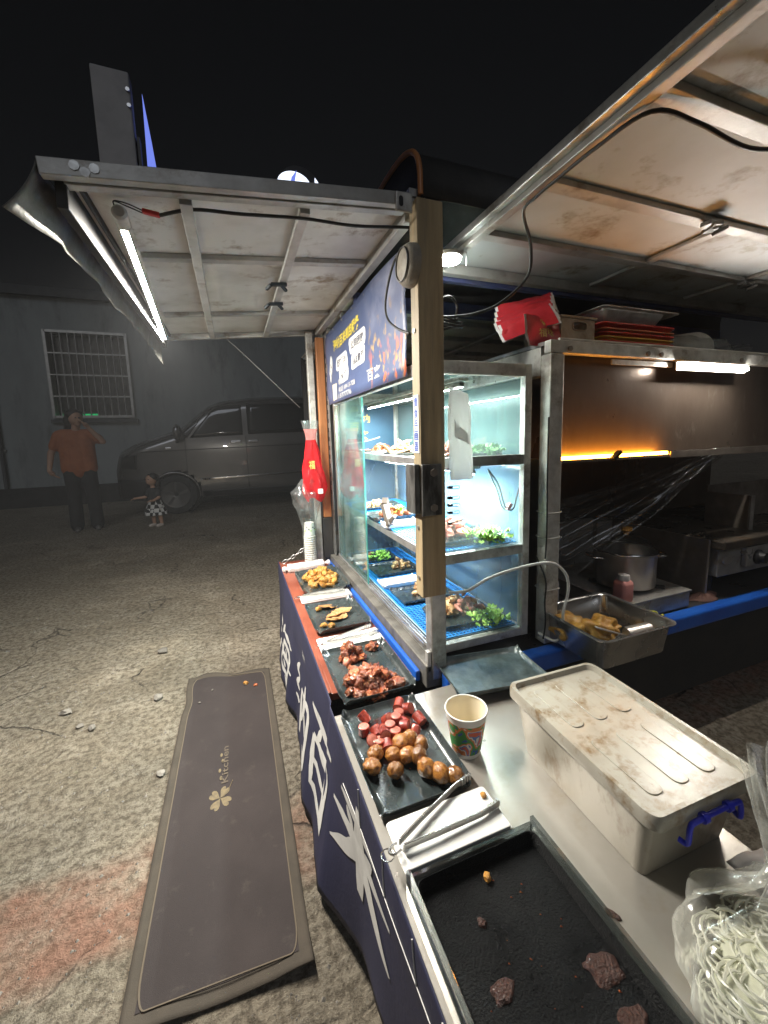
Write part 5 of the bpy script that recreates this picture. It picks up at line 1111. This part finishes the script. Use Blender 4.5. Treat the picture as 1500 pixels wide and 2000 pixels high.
# ------------------------------------------------------------------ kitchen end
def pan(name, label, x0, x1, y0, y1, z, h, mat, taper=.012):
    o = thing(name, label, 'pan', ((x0 + x1) / 2, (y0 + y1) / 2, z)); cx, cy = (x0 + x1) / 2, (y0 + y1) / 2; a, c = x1 - x0, y1 - y0
    pr = [(-.5, .002), (-taper, .004), (-.004, h - .004), (0, h), (.012, h), (.012, h - .003), (-.001, h - .006), (-taper - .002, .0)]
    b = MB(); O_ = rrect(0, 0, 1, 1, .10, 6); n = len(O_)
    for d, zz in pr:
        sx_, sy_ = (0, 0) if d == -.5 else (a + 2 * d, c + 2 * d); b.v += [(cx + x * sx_, cy + y * sy_, z + zz) for x, y in O_]
    for i in range(len(pr) - 1):
        for k in range(n): b.f.append((i * n + k, i * n + (k + 1) % n, (i + 1) * n + (k + 1) % n, (i + 1) * n + k)); b.mi.append(0)
    b.f.append(tuple(range((len(pr) - 1) * n, len(pr) * n))); b.mi.append(0)
    b.build('body', mat, o, smooth=45); return o
pan('steel_pan', 'deep steel pan of roast chicken set over the blue rail', 1.015, 1.335, .875, 1.165, .552, .105, M['pan_steel'])
for i, (x, y, r, lab) in enumerate(((1.10, 1.085, (.075, .055, .04), 'golden roast chicken piece nearest the hood post in the steel pan'), (1.175, 1.035, (.07, .05, .042), 'plump golden roast chicken piece in the middle of the steel pan'), (1.235, 1.04, (.035, .03, .026), 'small roast chicken piece beside the ladle in the steel pan'))):
    b = MB().blob((x, y, .558 + r[2] * .95), r, 4, .38, 1.9, i + 200); tag(b.build('roast_chicken', M['chicken'], smooth=60), lab, 'chicken')
lad = thing('scoop', 'cylindrical steel scoop resting in the chicken pan', 'scoop', (1.24, .95, .60), 0)
MB().lathe([(.032, 0), (.034, .085), (.0325, .085), (.030, .004), (.0, .004)], n=24, cap=False).xf(Matrix.Translation((1.20, .945, .602)) @ Matrix.Rotation(R(-14), 4, 'Z') @ Matrix.Rotation(R(84), 4, 'Y')).build('cup', M['pot_steel'], lad, smooth=50)
MB().bar((1.20, .945, .605), (1.07, .955, .658), .014, .004).build('handle', M['pot_steel'], lad, bevel=.001)
# burner plate and pot
BU = thing('gas_burner', 'flat steel gas burner under the lidded pot', 'burner', (1.60, 1.33, .523))
MB().box(1.40, 1.80, 1.125, 1.60, .530, .600).build('body', M['kit_steel'], BU, bevel=.006)
MB().box(1.395, 1.805, 1.120, 1.605, .6005, .608).build('top_plate', M['kit_steel'], BU, bevel=.003)
for a in range(4):
    q = R(45 + 90 * a); MB().bar((1.60 + .05 * math.cos(q), 1.28 + .05 * math.sin(q), .616), (1.60 + .15 * math.cos(q), 1.28 + .15 * math.sin(q), .616), .012, .014).build('pan_support', M['black'], BU)
PO = thing('stock_pot', 'lidded stainless pot with two loop handles on the burner', 'pot', (1.595, 1.285, .6235))
MB().lathe([(.118, 0), (.122, .004), (.124, .14), (.128, .145), (.128, .149), (.121, .149), (.118, .01), (.0, .008)], n=48).build('body', M['pot_steel'], PO, smooth=45, w=False)
lidp = MB().lathe([(.128, .152), (.115, .158), (.10, .185), (.075, .205), (.04, .216), (.0, .22)], n=40, cap=False).build('glass_lid', M['lid_glass'], PO, smooth=60, w=False)
MB().tube([(.1275 * math.cos(k * math.pi / 20), .1275 * math.sin(k * math.pi / 20), .153) for k in range(40)], .003, 6, True).build('lid_rim', M['chrome'], lidp, smooth=60, w=False)
MB().lathe([(.012, .219), (.014, .232), (.026, .238), (.024, .252), (.0, .255)], n=24).build('knob', M['knob_wood'], lidp, smooth=50, w=False)
for s_ in (-1, 1):
    d = Vector((math.cos(R(-20)), math.sin(R(-20)), 0)) * s_; e = Vector((-d.y, d.x, 0))
    MB().tube(smooth_path([d * .122 + e * .045 + Vector((0, 0, .125)), d * .160 + e * .040 + Vector((0, 0, .128)), d * .166 + Vector((0, 0, .129)), d * .160 - e * .040 + Vector((0, 0, .128)), d * .122 - e * .045 + Vector((0, 0, .125))], 5), .005, 8).build('handle', M['chrome'], PO, smooth=60, w=False)
# bottles
def bottle(x, y, z, label, mat, capm, r=.032, h=.10, tip=None, sq=True):
    o = thing('sauce_bottle', label, 'bottle', (x, y, z)); 
    b = MB(); O_ = rrect(0, 0, 1, 1, .22 if sq else .49, 6)
    for f, zz in ((.95, 0), (1, .006), (1, h * .82), (.92, h * .92), (.72, h)): b.v += [(px * 2 * r * f, py * 2 * r * f, zz) for px, py in O_]
    n = 24
    for i in range(4):
        for k in range(n): b.f.append((i * n + k, i * n + (k + 1) % n, (i + 1) * n + (k + 1) % n, (i + 1) * n + k)); b.mi.append(0)
    b.f += [tuple(reversed(range(n))), tuple(range(4 * n, 5 * n))]; b.mi += [0, 0]
    b.build('body', mat, o, smooth=40, w=False)
    MB().lathe([(r * .76, h + .0005), (r * .78, h + .012), (r * .70, h + .022), (.0, h + .023)], n=20).build('cap', capm, o, smooth=40, w=False)
    if tip: MB().lathe([(.009, h + .0235), (.003, h + .075)], n=12).xf(Matrix.Rotation(R(8), 4, 'Y')).build('spout', tip, o, smooth=50, w=False)
bottle(1.445, 1.165, .6085, 'pink sauce bottle with white cap beside the pot', M['bottle_pink'], M['bottle_white'], .030, .085)
bottle(1.275, 1.385, .5235, 'translucent white squeeze bottle with red spout by the hood post', M['bottle_white'], M['bottle_white'], .032, .13, M['red_plastic'], False)
bottle(1.19, 1.50, .5235, 'small white squeeze bottle behind the hood post', M['bottle_white'], M['red_plastic'], .028, .12, M['red_plastic'], False)
cable('yellow_cord', [(1.475, 1.11, .535), (1.50, 1.105, .565), (1.555, 1.10, .56), (1.565, 1.095, .535), (1.60, 1.10, .540), (1.52, 1.09, .536), (1.46, 1.10, .536)], .005, M['yellow_cord'], 'yellow-green cord lying below the pink sauce bottle', 'cord')
# carton and plastic sacks at the back
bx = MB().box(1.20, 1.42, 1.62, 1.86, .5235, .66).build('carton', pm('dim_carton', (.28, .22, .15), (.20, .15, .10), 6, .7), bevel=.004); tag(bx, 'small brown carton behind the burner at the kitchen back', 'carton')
for i, (x, y, z, r, lab) in enumerate(((1.24, 1.60, .74, (.12, .09, .08), 'crumpled clear sack bulging over the carton'), (1.62, 1.80, .78, (.13, .07, .14), 'crumpled clear sack behind the stock pot'))):
    b = MB().blob((x, y, z), r, 4, .35, 3.1, i + 300); tag(b.build('plastic_sack', M['sleeve'], smooth=60), lab, 'plastic sack')
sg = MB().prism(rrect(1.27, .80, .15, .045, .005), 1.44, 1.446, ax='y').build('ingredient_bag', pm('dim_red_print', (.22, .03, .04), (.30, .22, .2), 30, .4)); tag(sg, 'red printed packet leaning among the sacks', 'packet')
# cling film drawn down from the hood
def clf(u, v):
    w_ = .05 + .36 * v; x = 1.96 - .70 * v + (u - .5) * w_ * .5; y = 1.155 + .20 * v + .02 * math.sin(u * 23 + 3 * noise.noise(Vector((u * 9, v * 2, 0)))); z = 1.19 - .36 * v ** .9 - (u - .5) * w_ * .75 + .012 * noise.noise(Vector((u * 16, v * 2.5, 4))); return (x, y, z)
tag(MB().grid(clf, 90, 24).build('cling_film', M['cling'], smooth=70), 'crinkled clear film stretched from the hood lip down to the kitchen back', 'plastic film')
# griddle
G = thing('griddle', 'black gas griddle with steel front and round knobs', 'griddle', (2.4, 1.42, .523))
MB().box(2.00, 2.95, 1.14, 1.74, .625, .755).build('body', M['kit_steel'], G, bevel=.004)
gp = MB().box(1.975, 2.98, 1.105, 1.76, .760, .800).build('plate', M['griddle'], G, bevel=.006)
MB().box(1.96, 1.972, 1.16, 1.78, .53, .80).build('side_guard', M['steel_dark'], G, bevel=.002)
MB().box(2.16, 2.95, 1.115, 1.138, .66, .752).build('control_panel', M['kit_steel'], G, bevel=.003)
for k in range(6):
    x = 2.24 + .125 * k; kn = MB().lathe([(.034, 1.1145), (.034, 1.106), (.026, 1.100), (.024, 1.078), (.0, 1.076)], (x, 0, .70), 20, False, axis='y').build('knob', M['black'], G, smooth=40)
    MB().box(x - .004, x + .004, 1.066, 1.0755, .68, .72).build('pointer', M['chrome'], kn)
MB().lathe([(.026, 1.139), (.024, 1.134), (.0, 1.132)], (2.06, 0, .70), 18, False, axis='y', sx=.8, sy=1.3).build('badge', M['pot_steel'], G, smooth=40)
for x in (2.04, 2.9):
    for y in (1.2, 1.68): MB().lathe([(.016, .524), (.016, .624)], (x, y, 0), 10).build('foot', M['black'], G)
GB = thing('splash_guard_box', 'bent steel splash guard standing on the griddle', 'splash guard', (2.7, 1.45, .801))
MB().box(2.32, 2.95, 1.40, 1.408, .802, 1.0).box(2.312, 2.3195, 1.20, 1.40, .802, .97).build('sheet', M['steel_dark'], GB)
MB().box(2.30, 2.33, 1.19, 1.199, .802, .97).build('flange', M['kit_steel'], GB)
FB = MB().box(1.84, 1.95, 1.66, 1.72, .53, .80).box(1.52, 1.84, 1.69, 1.70, .53, .82).build('steel_backsplash', M['kit_steel'], bevel=.002); tag(FB, 'scratched steel backsplash plate behind the pot', 'backsplash')
def ragf(u, v):
    a = 2 * math.pi * u; r = v * (.085 + .02 * math.sin(3 * a)); return (1.965 + r * math.cos(a) * 1.2, 1.172 + r * math.sin(a) * .45, .5255 + .022 * (1 - v ** 2) + .006 * math.sin(a * 7) * v * (1 - v) * 4)
tag(MB().grid(ragf, 40, 10, cu=True).build('rag', M['rag'], smooth=60), 'brown crumpled rag on the counter below the griddle', 'rag')

# ------------------------------------------------------------------ things on the hood
ZH = 1.6045
BI = thing('plastic_bin', 'grimy beige plastic bin with slot handle on the hood', 'bin', (1.19, 1.30, ZH))
def bw(x0, x1, y0, y1, z0, z1, nm='side'): return MB().box(x0, x1, y0, y1, z0, z1).build(nm, M['bin_plastic'], BI, bevel=.003)
bw(1.118, 1.122, 1.204, 1.396, ZH, ZH + .105); bw(1.272, 1.276, 1.204, 1.396, ZH, ZH + .105); bw(1.118, 1.276, 1.396, 1.40, ZH, ZH + .105); bw(1.123, 1.271, 1.204, 1.395, ZH + .001, ZH + .004, 'floor')
fb = MB(); fx0, fx1, fz0, fz1 = 1.1185, 1.2755, ZH, ZH + .105; sx0, sx1, sz0, sz1 = 1.172, 1.232, ZH + .062, ZH + .084
fb.box(fx0, sx0, 1.2, 1.204, fz0, fz1).box(sx1, fx1, 1.2, 1.204, fz0, fz1).box(sx0, sx1, 1.2, 1.204, fz0, sz0).box(sx0, sx1, 1.2, 1.204, sz1, fz1); fb.build('front', M['bin_plastic'], BI)
MB().tube([(a, 1.199, c) for a, c in rrect(1.202, ZH + .073, .066, .028, .012)], .003, 6, True).build('slot_rim', M['bin_plastic'], BI, smooth=60)
for a in ((1.112, 1.282, 1.194, 1.2035), (1.112, 1.282, 1.3965, 1.406)): bw(a[0], a[1], a[2], a[3], ZH + .098, ZH + .108, 'rim')
def packet(x, y, z, rx, rz, label, tilt=0., ln=.20, wd=.11, print_=False, droop=0.):
    o = thing('snack_packet', label, 'packet', (x, y, z), 0, 'red packets by the bin')
    mt = Matrix.Rotation(rz, 4, 'Z') @ Matrix.Rotation(rx, 4, 'X') @ Matrix.Rotation(tilt, 4, 'Y')
    def f(u, v):
        e = math.sin(math.pi * min(1, max(0, (u - .06) / .88))); return mt @ Vector(((u - .5) * ln, (v - .5) * wd, .012 * e * math.sin(math.pi * v) + .010 * noise.noise(Vector((u * 3.2, v * 3.2, x * 40))) + .004 * noise.noise(Vector((u * 9, v * 9, x * 40))) - droop * u * u))
    def f2(u, v):
        e = math.sin(math.pi * min(1, max(0, (u - .06) / .88))); return mt @ Vector(((u - .5) * ln * 1.09, (v - .5) * wd * 1.03, -.004 - .010 * e * math.sin(math.pi * v) + .010 * noise.noise(Vector((u * 3.2, v * 3.2, x * 40))) - droop * u * u))
    MB().grid(f, 16, 10).build('front', M['red_pack'], o, smooth=60, w=False); MB().grid(f2, 16, 10).build('back', M['paper'], o, smooth=60, w=False)
    if print_:
        for k, (c, u0, v0) in enumerate((('福', .25, .25), ('味', .50, .3), ('香', .35, .6))):
            vs, fs = text_mesh(c, .04, .0006, (.22, .26)); MB().add([Vector(f(u0 + v.x, v0 + v.y)) + mt.to_3x3() @ Vector((0, 0, .0012)) for v in vs], fs).build('print', M['ink_gold'], o, w=False, fix=False)
    return o
packet(1.04, 1.195, ZH + .045, R(74), R(4), 'red foil packet with gold print hanging over the hood corner', 0, .15, .11, True)
for k in range(4): packet(.995 + .012 * k, 1.235 + .016 * k, ZH + .082 + .020 * k, R(50), R(-6 - 3 * k), 'flat red packet with pale back in the fanned pile beside the bin', R(-26 + 4 * k), .19, .10)
packet(1.07, 1.315, ZH + .160, R(50), R(-24), 'red packet topmost of the fanned pile, leaning on the bin', R(-14), .17, .12)
packet(1.235, 1.32, ZH + .118, R(38), R(14), 'red packet sticking up out of the bin', R(8), .12, .10)
def flat_tray(x0, x1, y0, y1, z, h, mat, label, fl=.012, cat='tray', name='tray', group=None):
    O_ = rrect(0, 0, 1, 1, .06, 5); n = 20; cx, cy = (x0 + x1) / 2, (y0 + y1) / 2; b = MB()
    for d, zz in ((-fl, 0), (0, h - .002), (.008, h), (.008, h - .004), (-fl, .003)):
        b.v += [(cx + px * (x1 - x0 + 2 * d), cy + py * (y1 - y0 + 2 * d), z + zz) for px, py in O_]
    for i in range(4):
        for k in range(n): b.f.append((i * n + k, i * n + (k + 1) % n, (i + 1) * n + (k + 1) % n, (i + 1) * n + k)); b.mi.append(0)
    b.f += [tuple(reversed(range(n))), tuple(range(4 * n, 5 * n))]; b.mi += [0, 0]
    return tag(b.build(name, mat, smooth=45), label, cat, group)
flat_tray(1.345, 1.735, 1.22, 1.47, ZH, .020, M['alu'], 'flat aluminium tray at the bottom of the coloured stack', name='tray')
zt = ZH + .021
for mt_, h, lab in ((M['red_tray'], .014, 'red plastic tray lowest of the red trays in the stack'), (M['yellow_tray'], .014, 'yellow plastic tray in the stack of red trays'), (M['red_tray'], .015, 'red plastic tray just over the yellow one in the stack'), (M['orange_tray'], .012, 'dull orange tray between the red trays in the stack'), (M['red_tray'], .020, 'red plastic tray topmost of the coloured stack')):
    flat_tray(1.325, 1.705, 1.205, 1.45, zt, h, mt_, lab, .006); zt += h + .0012
flat_tray(1.350, 1.660, 1.225, 1.43, zt, .052, M['alu'], 'deep aluminium pan standing on the red trays', .018, 'pan', 'deep_pan')
flat_tray(1.335, 1.74, 1.215, 1.44, zt + .0535, .008, M['galv_light'], 'flat steel lid tray on top of the deep pan', .004)
WP = thing('wrapped_dishes', 'stack of foam dishes in clear plastic wrap lying on the hood', 'dishes', (1.98, 1.30, ZH))
for k in range(6):
    MB().lathe([(.0, 0), (.07, .002), (.105, .016), (.108, .016), (.072, -.001)], n=32, cap=False).xf(Matrix.Translation((1.86 + k * .028, 1.30, ZH + .042 + .004 * k)) @ Matrix.Rotation(R(58), 4, 'Y') @ Matrix.Scale(.62, 4)).build('dish', M['paper'], WP, smooth=50)
def wrapf(u, v):
    a = 2 * math.pi * u; q = v; r = (.050 + .012 * math.sin(q * 3)) * (1 if q < .62 else max(.25, 1 - (q - .62) * 2.6)) if q > .04 else .03
    if q > .8: r = .02 + .09 * (q - .8)
    k = 1 + .18 * noise.noise(Vector((math.cos(a) * 2, math.sin(a) * 2, q * 7))) + .10 * math.sin(a * 9) * (1 if q > .6 else .2)
    return (1.75 + .56 * q, 1.30 + r * k * math.cos(a) * 1.3, max(ZH + .003, ZH + .047 + r * k * math.sin(a) * .9 + (.03 * (q - .7) if q > .7 else 0)))
MB().grid(wrapf, 40, 40, cu=True).build('wrap', M['sleeve'], WP, smooth=70)
cable('white_cable', [(1.05, 1.135, ZH + .006), (1.5, 1.13, ZH + .006), (1.75, 1.135, ZH + .007), (2.2, 1.13, ZH + .007), (2.8, 1.132, ZH + .007)], .0055, M['cable_white'], 'white cable running along the top front edge of the hood')

# ------------------------------------------------------------------ cables on the awnings and post
LC = thing('awning_cable', 'black cable with red connector strung across the left awning', 'cable', (.2, 1.2, 1.9))
cable('cable', [(-.130, 1.245, zl(-.13) - .03), (-.05, 1.21, zl(-.05) - .028), (.06, 1.195, zl(.06) - .038), (.22, 1.20, zl(.22) - .036), (.36, 1.18, zl(.3) - .05), (.52, 1.16, 1.893), (.56, 1.156, 1.885)], .0045, M['cable'], parent=LC)
MB().bar((-.168, 1.249, zl(-.15) - .022), (-.130, 1.245, zl(-.13) - .03), .014, .010).build('connector', M['red_conn'], LC, bevel=.002)
for dz in (0, .006): cable('lead', [(-.168, 1.249, zl(-.15) - .021 - dz), (-.20, 1.235, zl(-.2) - .012 - dz), (-.225, 1.23, zl(-.2) - .014), (-.216, 1.215, 1.846)], .0016, M['cable'], parent=LC)
cable('right_awning_cable', [(1.15, .56, Z - .03), (1.0, .575, Z - .055), (.86, .585, Z - .035), (.755, .60, Z - .03), (.733, .70, Z - .033), (.732, .80, Z - .033), (.733, .88, Z - .034), (.742, .94, Z - .040), (.816, 1.0, Z - .088), (.838, 1.04, Z - .152), (.778, 1.08, Z - .216), (.708, 1.11, Z - .246), (.645, 1.14, Z - .252), (.598, 1.15, Z - .254)], .0042, M['cable'], 'black cable looping down from the right awning to the wooden post')
cl2 = thing('cable_coil', 'small coil of black cable tied behind the wooden post', 'cable', (.64, 1.16, 1.64))
for k, (rx, ry, cz) in enumerate(((.045, .03, 1.640), (.05, .03, 1.630), (.03, .03, 1.648))):
    MB().tube([(.640 + rx * math.cos(a * .4488), 1.165 + ry * math.sin(a * .4488), cz + .006 * math.sin(a)) for a in range(14)], .004, 6, True).build('loop', M['cable'], cl2, smooth=60)
MB().tube(smooth_path([(.612, 1.16, 1.705), (.645, 1.155, 1.715), (.668, 1.155, 1.69), (.660, 1.155, 1.655), (.64, 1.155, 1.645)], 6), .004, 6).build('loop', M['cable'], cl2, smooth=60)
cable('banner_cable', [(.508, 1.157, 1.845), (.490, 1.217, 1.821), (.488, 1.291, 1.741), (.488, 1.286, 1.678), (.492, 1.22, 1.630), (.508, 1.157, 1.600)], .0038, M['cable'], 'thin black cable bowing in front of the banner beside the wooden post')
cable('power_lead', [(.612, 1.12, .795), (.67, 1.10, .80), (.74, 1.085, .835), (.83, 1.08, .852), (.94, 1.08, .858), (1.01, 1.08, .845), (1.055, 1.075, .80), (1.065, 1.075, .74), (1.045, 1.075, .66), (1.05, 1.075, .60), (1.02, 1.08, .560), (.985, 1.13, .575)], .0052, M['cable_white'], 'thick white power lead sagging across the end of the glass case')
cable('thin_lead', [(.985, 1.150, .86), (.995, 1.11, .78), (.992, 1.108, .70), (.997, 1.108, .62), (.992, 1.112, .56)], .003, M['cable'], 'thin black lead down the hood post')
cable('post_lead', [(.992, 1.110, 1.35), (.990, 1.108, 1.15), (.993, 1.108, .95), (.989, 1.108, .86)], .003, M['cable'], 'thin black lead tied to the upper hood post')
for z in (.74, .93, 1.02): 
    o = MB().tube([(a, c, z) for a, c in rrect(1.029, 1.14, .066, .062, .008)], .0018, 5, True).build('cable_tie', M['cable_white'], smooth=60); tag(o, 'white cable tie round the hood post', 'cable tie', 'cable ties on the hood post')

# ------------------------------------------------------------------ bags and clips on the posts
PB = thing('hanging_bag', 'roll of white plastic bags hanging beside the wooden post', 'bag', (.63, 1.10, 1.43))
def hbag(u, v):
    a = 2 * math.pi * u; w_ = .034 - .006 * max(0, .35 - v) * 3; k = 1 + .14 * noise.noise(Vector((math.cos(a) * 2, math.sin(a) * 2, v * 3)))
    return (.636 + .008 * v + w_ * 1.15 * k * math.cos(a), 1.090 + .010 * k * math.sin(a) + .006 * noise.noise(Vector((math.cos(a) * 3, v * 7, 2))), 1.428 - .265 * v - .012 * math.cos(a) * (1 - v))
MB().grid(hbag, 40, 20, cu=True).build('bag_roll', M['bag_white'], PB, smooth=70)
MB().grid(lambda u, v: (.612 + .05 * u, 1.078 + .004 * math.sin(u * 6), 1.345 - .05 * u - .05 * v * (1 - u * .5)), 12, 6).build('loose_flap', M['bag_white'], PB, smooth=70, solid=.0008)
for k in range(5):
    z = (1.140, 1.108, 1.085, 1.062, 1.028)[k]; o = thing('binder_clip', 'small steel clip on the post edge beside the case glass', 'clip', (.605, 1.10, z), 0, 'clips on the post edge')
    MB().bar((.600, 1.098, z), (.614, 1.098, z), .012, .008).build('jaw', M['black'], o)
    MB().tube([(.614, 1.092, z + .004), (.634, 1.092, z + .005), (.638, 1.092, z), (.634, 1.092, z - .005), (.614, 1.092, z - .004)], .0014, 5).build('wire_handle', M['chrome'], o, smooth=60)
RB = thing('red_bag', 'red plastic bag of packets hanging from the far steel post', 'bag', (.43, 2.50, .95))
def redf(u, v):
    a = 2 * math.pi * u; w_ = .030 + .050 * min(1, v * 1.6) - .025 * max(0, v - .85) * 6; k = 1 + .30 * noise.noise(Vector((math.cos(a) * 2.2, math.sin(a) * 2.2, v * 3))) + .09 * math.sin(a * 7 + v * 5 + 2 * noise.noise(Vector((a, v * 4, 3)))) * (1 - .4 * v)
    return (.435 + .012 * v + w_ * .86 * k * math.cos(a), 2.49 + w_ * .6 * k * math.sin(a), 1.29 - .36 * v + .015 * math.cos(a * 3) * v)
MB().grid(redf, 40, 24, cu=True).build('bag', M['bag_red'], RB, smooth=70)
MB().grid(lambda u, v: (.435 + (.030 + .012 * v * v) * math.cos(2 * math.pi * u), 2.49 + .02 * math.sin(2 * math.pi * u), 1.29 + .065 * v), 24, 6, cu=True).build('bag_neck', M['bag_pink'], RB, smooth=70)
MB().grid(lambda u, v: (.435 + (.042 + .012 * v) * math.cos(2 * math.pi * u), 2.49 + .022 * math.sin(2 * math.pi * u), 1.355 + .05 * v), 24, 6, cu=True).build('clear_top', M['sleeve'], RB, smooth=70)
vs, fs = text_mesh('福', .05, .0008, (.035, .05)); MB().add([(.405 + v.x, 2.426, 1.12 + v.y) for v in vs], fs).build('print', M['ink_gold'], RB, fix=False)
MB().prism(rrect(.465, .985, .03, .03, .004), 2.424, 2.426, ax='y').build('white_print', M['ink_white'], RB)
CS = thing('cup_stack', 'tall stack of nested white paper cups in a clear plastic sleeve', 'cups', (.402, 2.52, ZP))
MB().lathe([(.034, .185), (.030, .262), (.0, .262)], n=28).build('top_cup', M['cup_white'], CS, smooth=45, w=False)
for k in range(13): MB().lathe([(.0345, .004 + k * .014), (.0375, .006 + k * .014), (.0375, .011 + k * .014), (.0345, .0135 + k * .014)], n=28).build('cup_rim', M['cup_white'], CS, smooth=45, w=False)
for k in range(7):
    a = R(-150 + 22 * k); r_ = .0335 - .0025 * (k % 2); MB().blob((r_ * math.cos(a), r_ * math.sin(a), .215 + .010 * ((k * 2) % 3)), .005, 1, .3, 2, k).build('cup_print', M['ink_dark'] if k % 3 else M['lettuce'], CS, w=False)
def slv(u, v):
    a = 2 * math.pi * u; r = .041 + .002 * math.sin(a * 6)
    if v > .45: r = .041 + .045 * (v - .45) / .4 if v < .85 else .08 - .06 * (v - .85) / .15
    k = 1 + (.22 if v > .45 else .03) * noise.noise(Vector((math.cos(a) * 2.2, math.sin(a) * 2.2, v * 9))) + (.05 * math.sin(a * 8 + v * 12) if v > .45 else 0)
    return (r * k * math.cos(a) * 1.05 - .02 * max(0, v - .5), r * k * math.sin(a), .005 + .53 * v)
MB().grid(slv, 60, 60, cu=True).build('sleeve', M['sleeve'], CS, smooth=70, w=False)
def roll(u, v):
    a = 2 * math.pi * u; r = .022 * (1 if .1 < v < .88 else .45 + .2 * math.sin(v * 40)); k = 1 + .2 * noise.noise(Vector((math.cos(a) * 2, math.sin(a) * 2, v * 8))); return (.215 + .285 * v, 2.425 + .06 * (v - .5) * .4 + r * 1.7 * k * math.cos(a), max(ZP + .001, ZP + .020 + r * k * math.sin(a)))
tag(MB().grid(roll, 28, 44, cu=True).build('white_bag_roll', M['bag_white'], smooth=70), 'rolled white plastic bag lying across the far end of the ledge', 'bag')

# ------------------------------------------------------------------ steamy night air
hz = MB().box(-70, 70, -50, 90, -1, 5.2).build('haze', [], fix=True)
hm = bpy.data.materials.new('thin_steam'); hm.use_nodes = True; hn = hm.node_tree.nodes; hn.remove(hn['Principled BSDF'])
pv = hn.new('ShaderNodeVolumePrincipled'); pv.inputs['Color'].default_value = (.9, .92, .95, 1); pv.inputs['Density'].default_value = .0032
hm.node_tree.links.new(pv.outputs[0], hn['Material Output'].inputs['Volume'])
hz.data.materials.clear(); hz.data.materials.append(hm); stuff(hz); tag(hz, 'thin steamy night air around the food stall', 'haze')
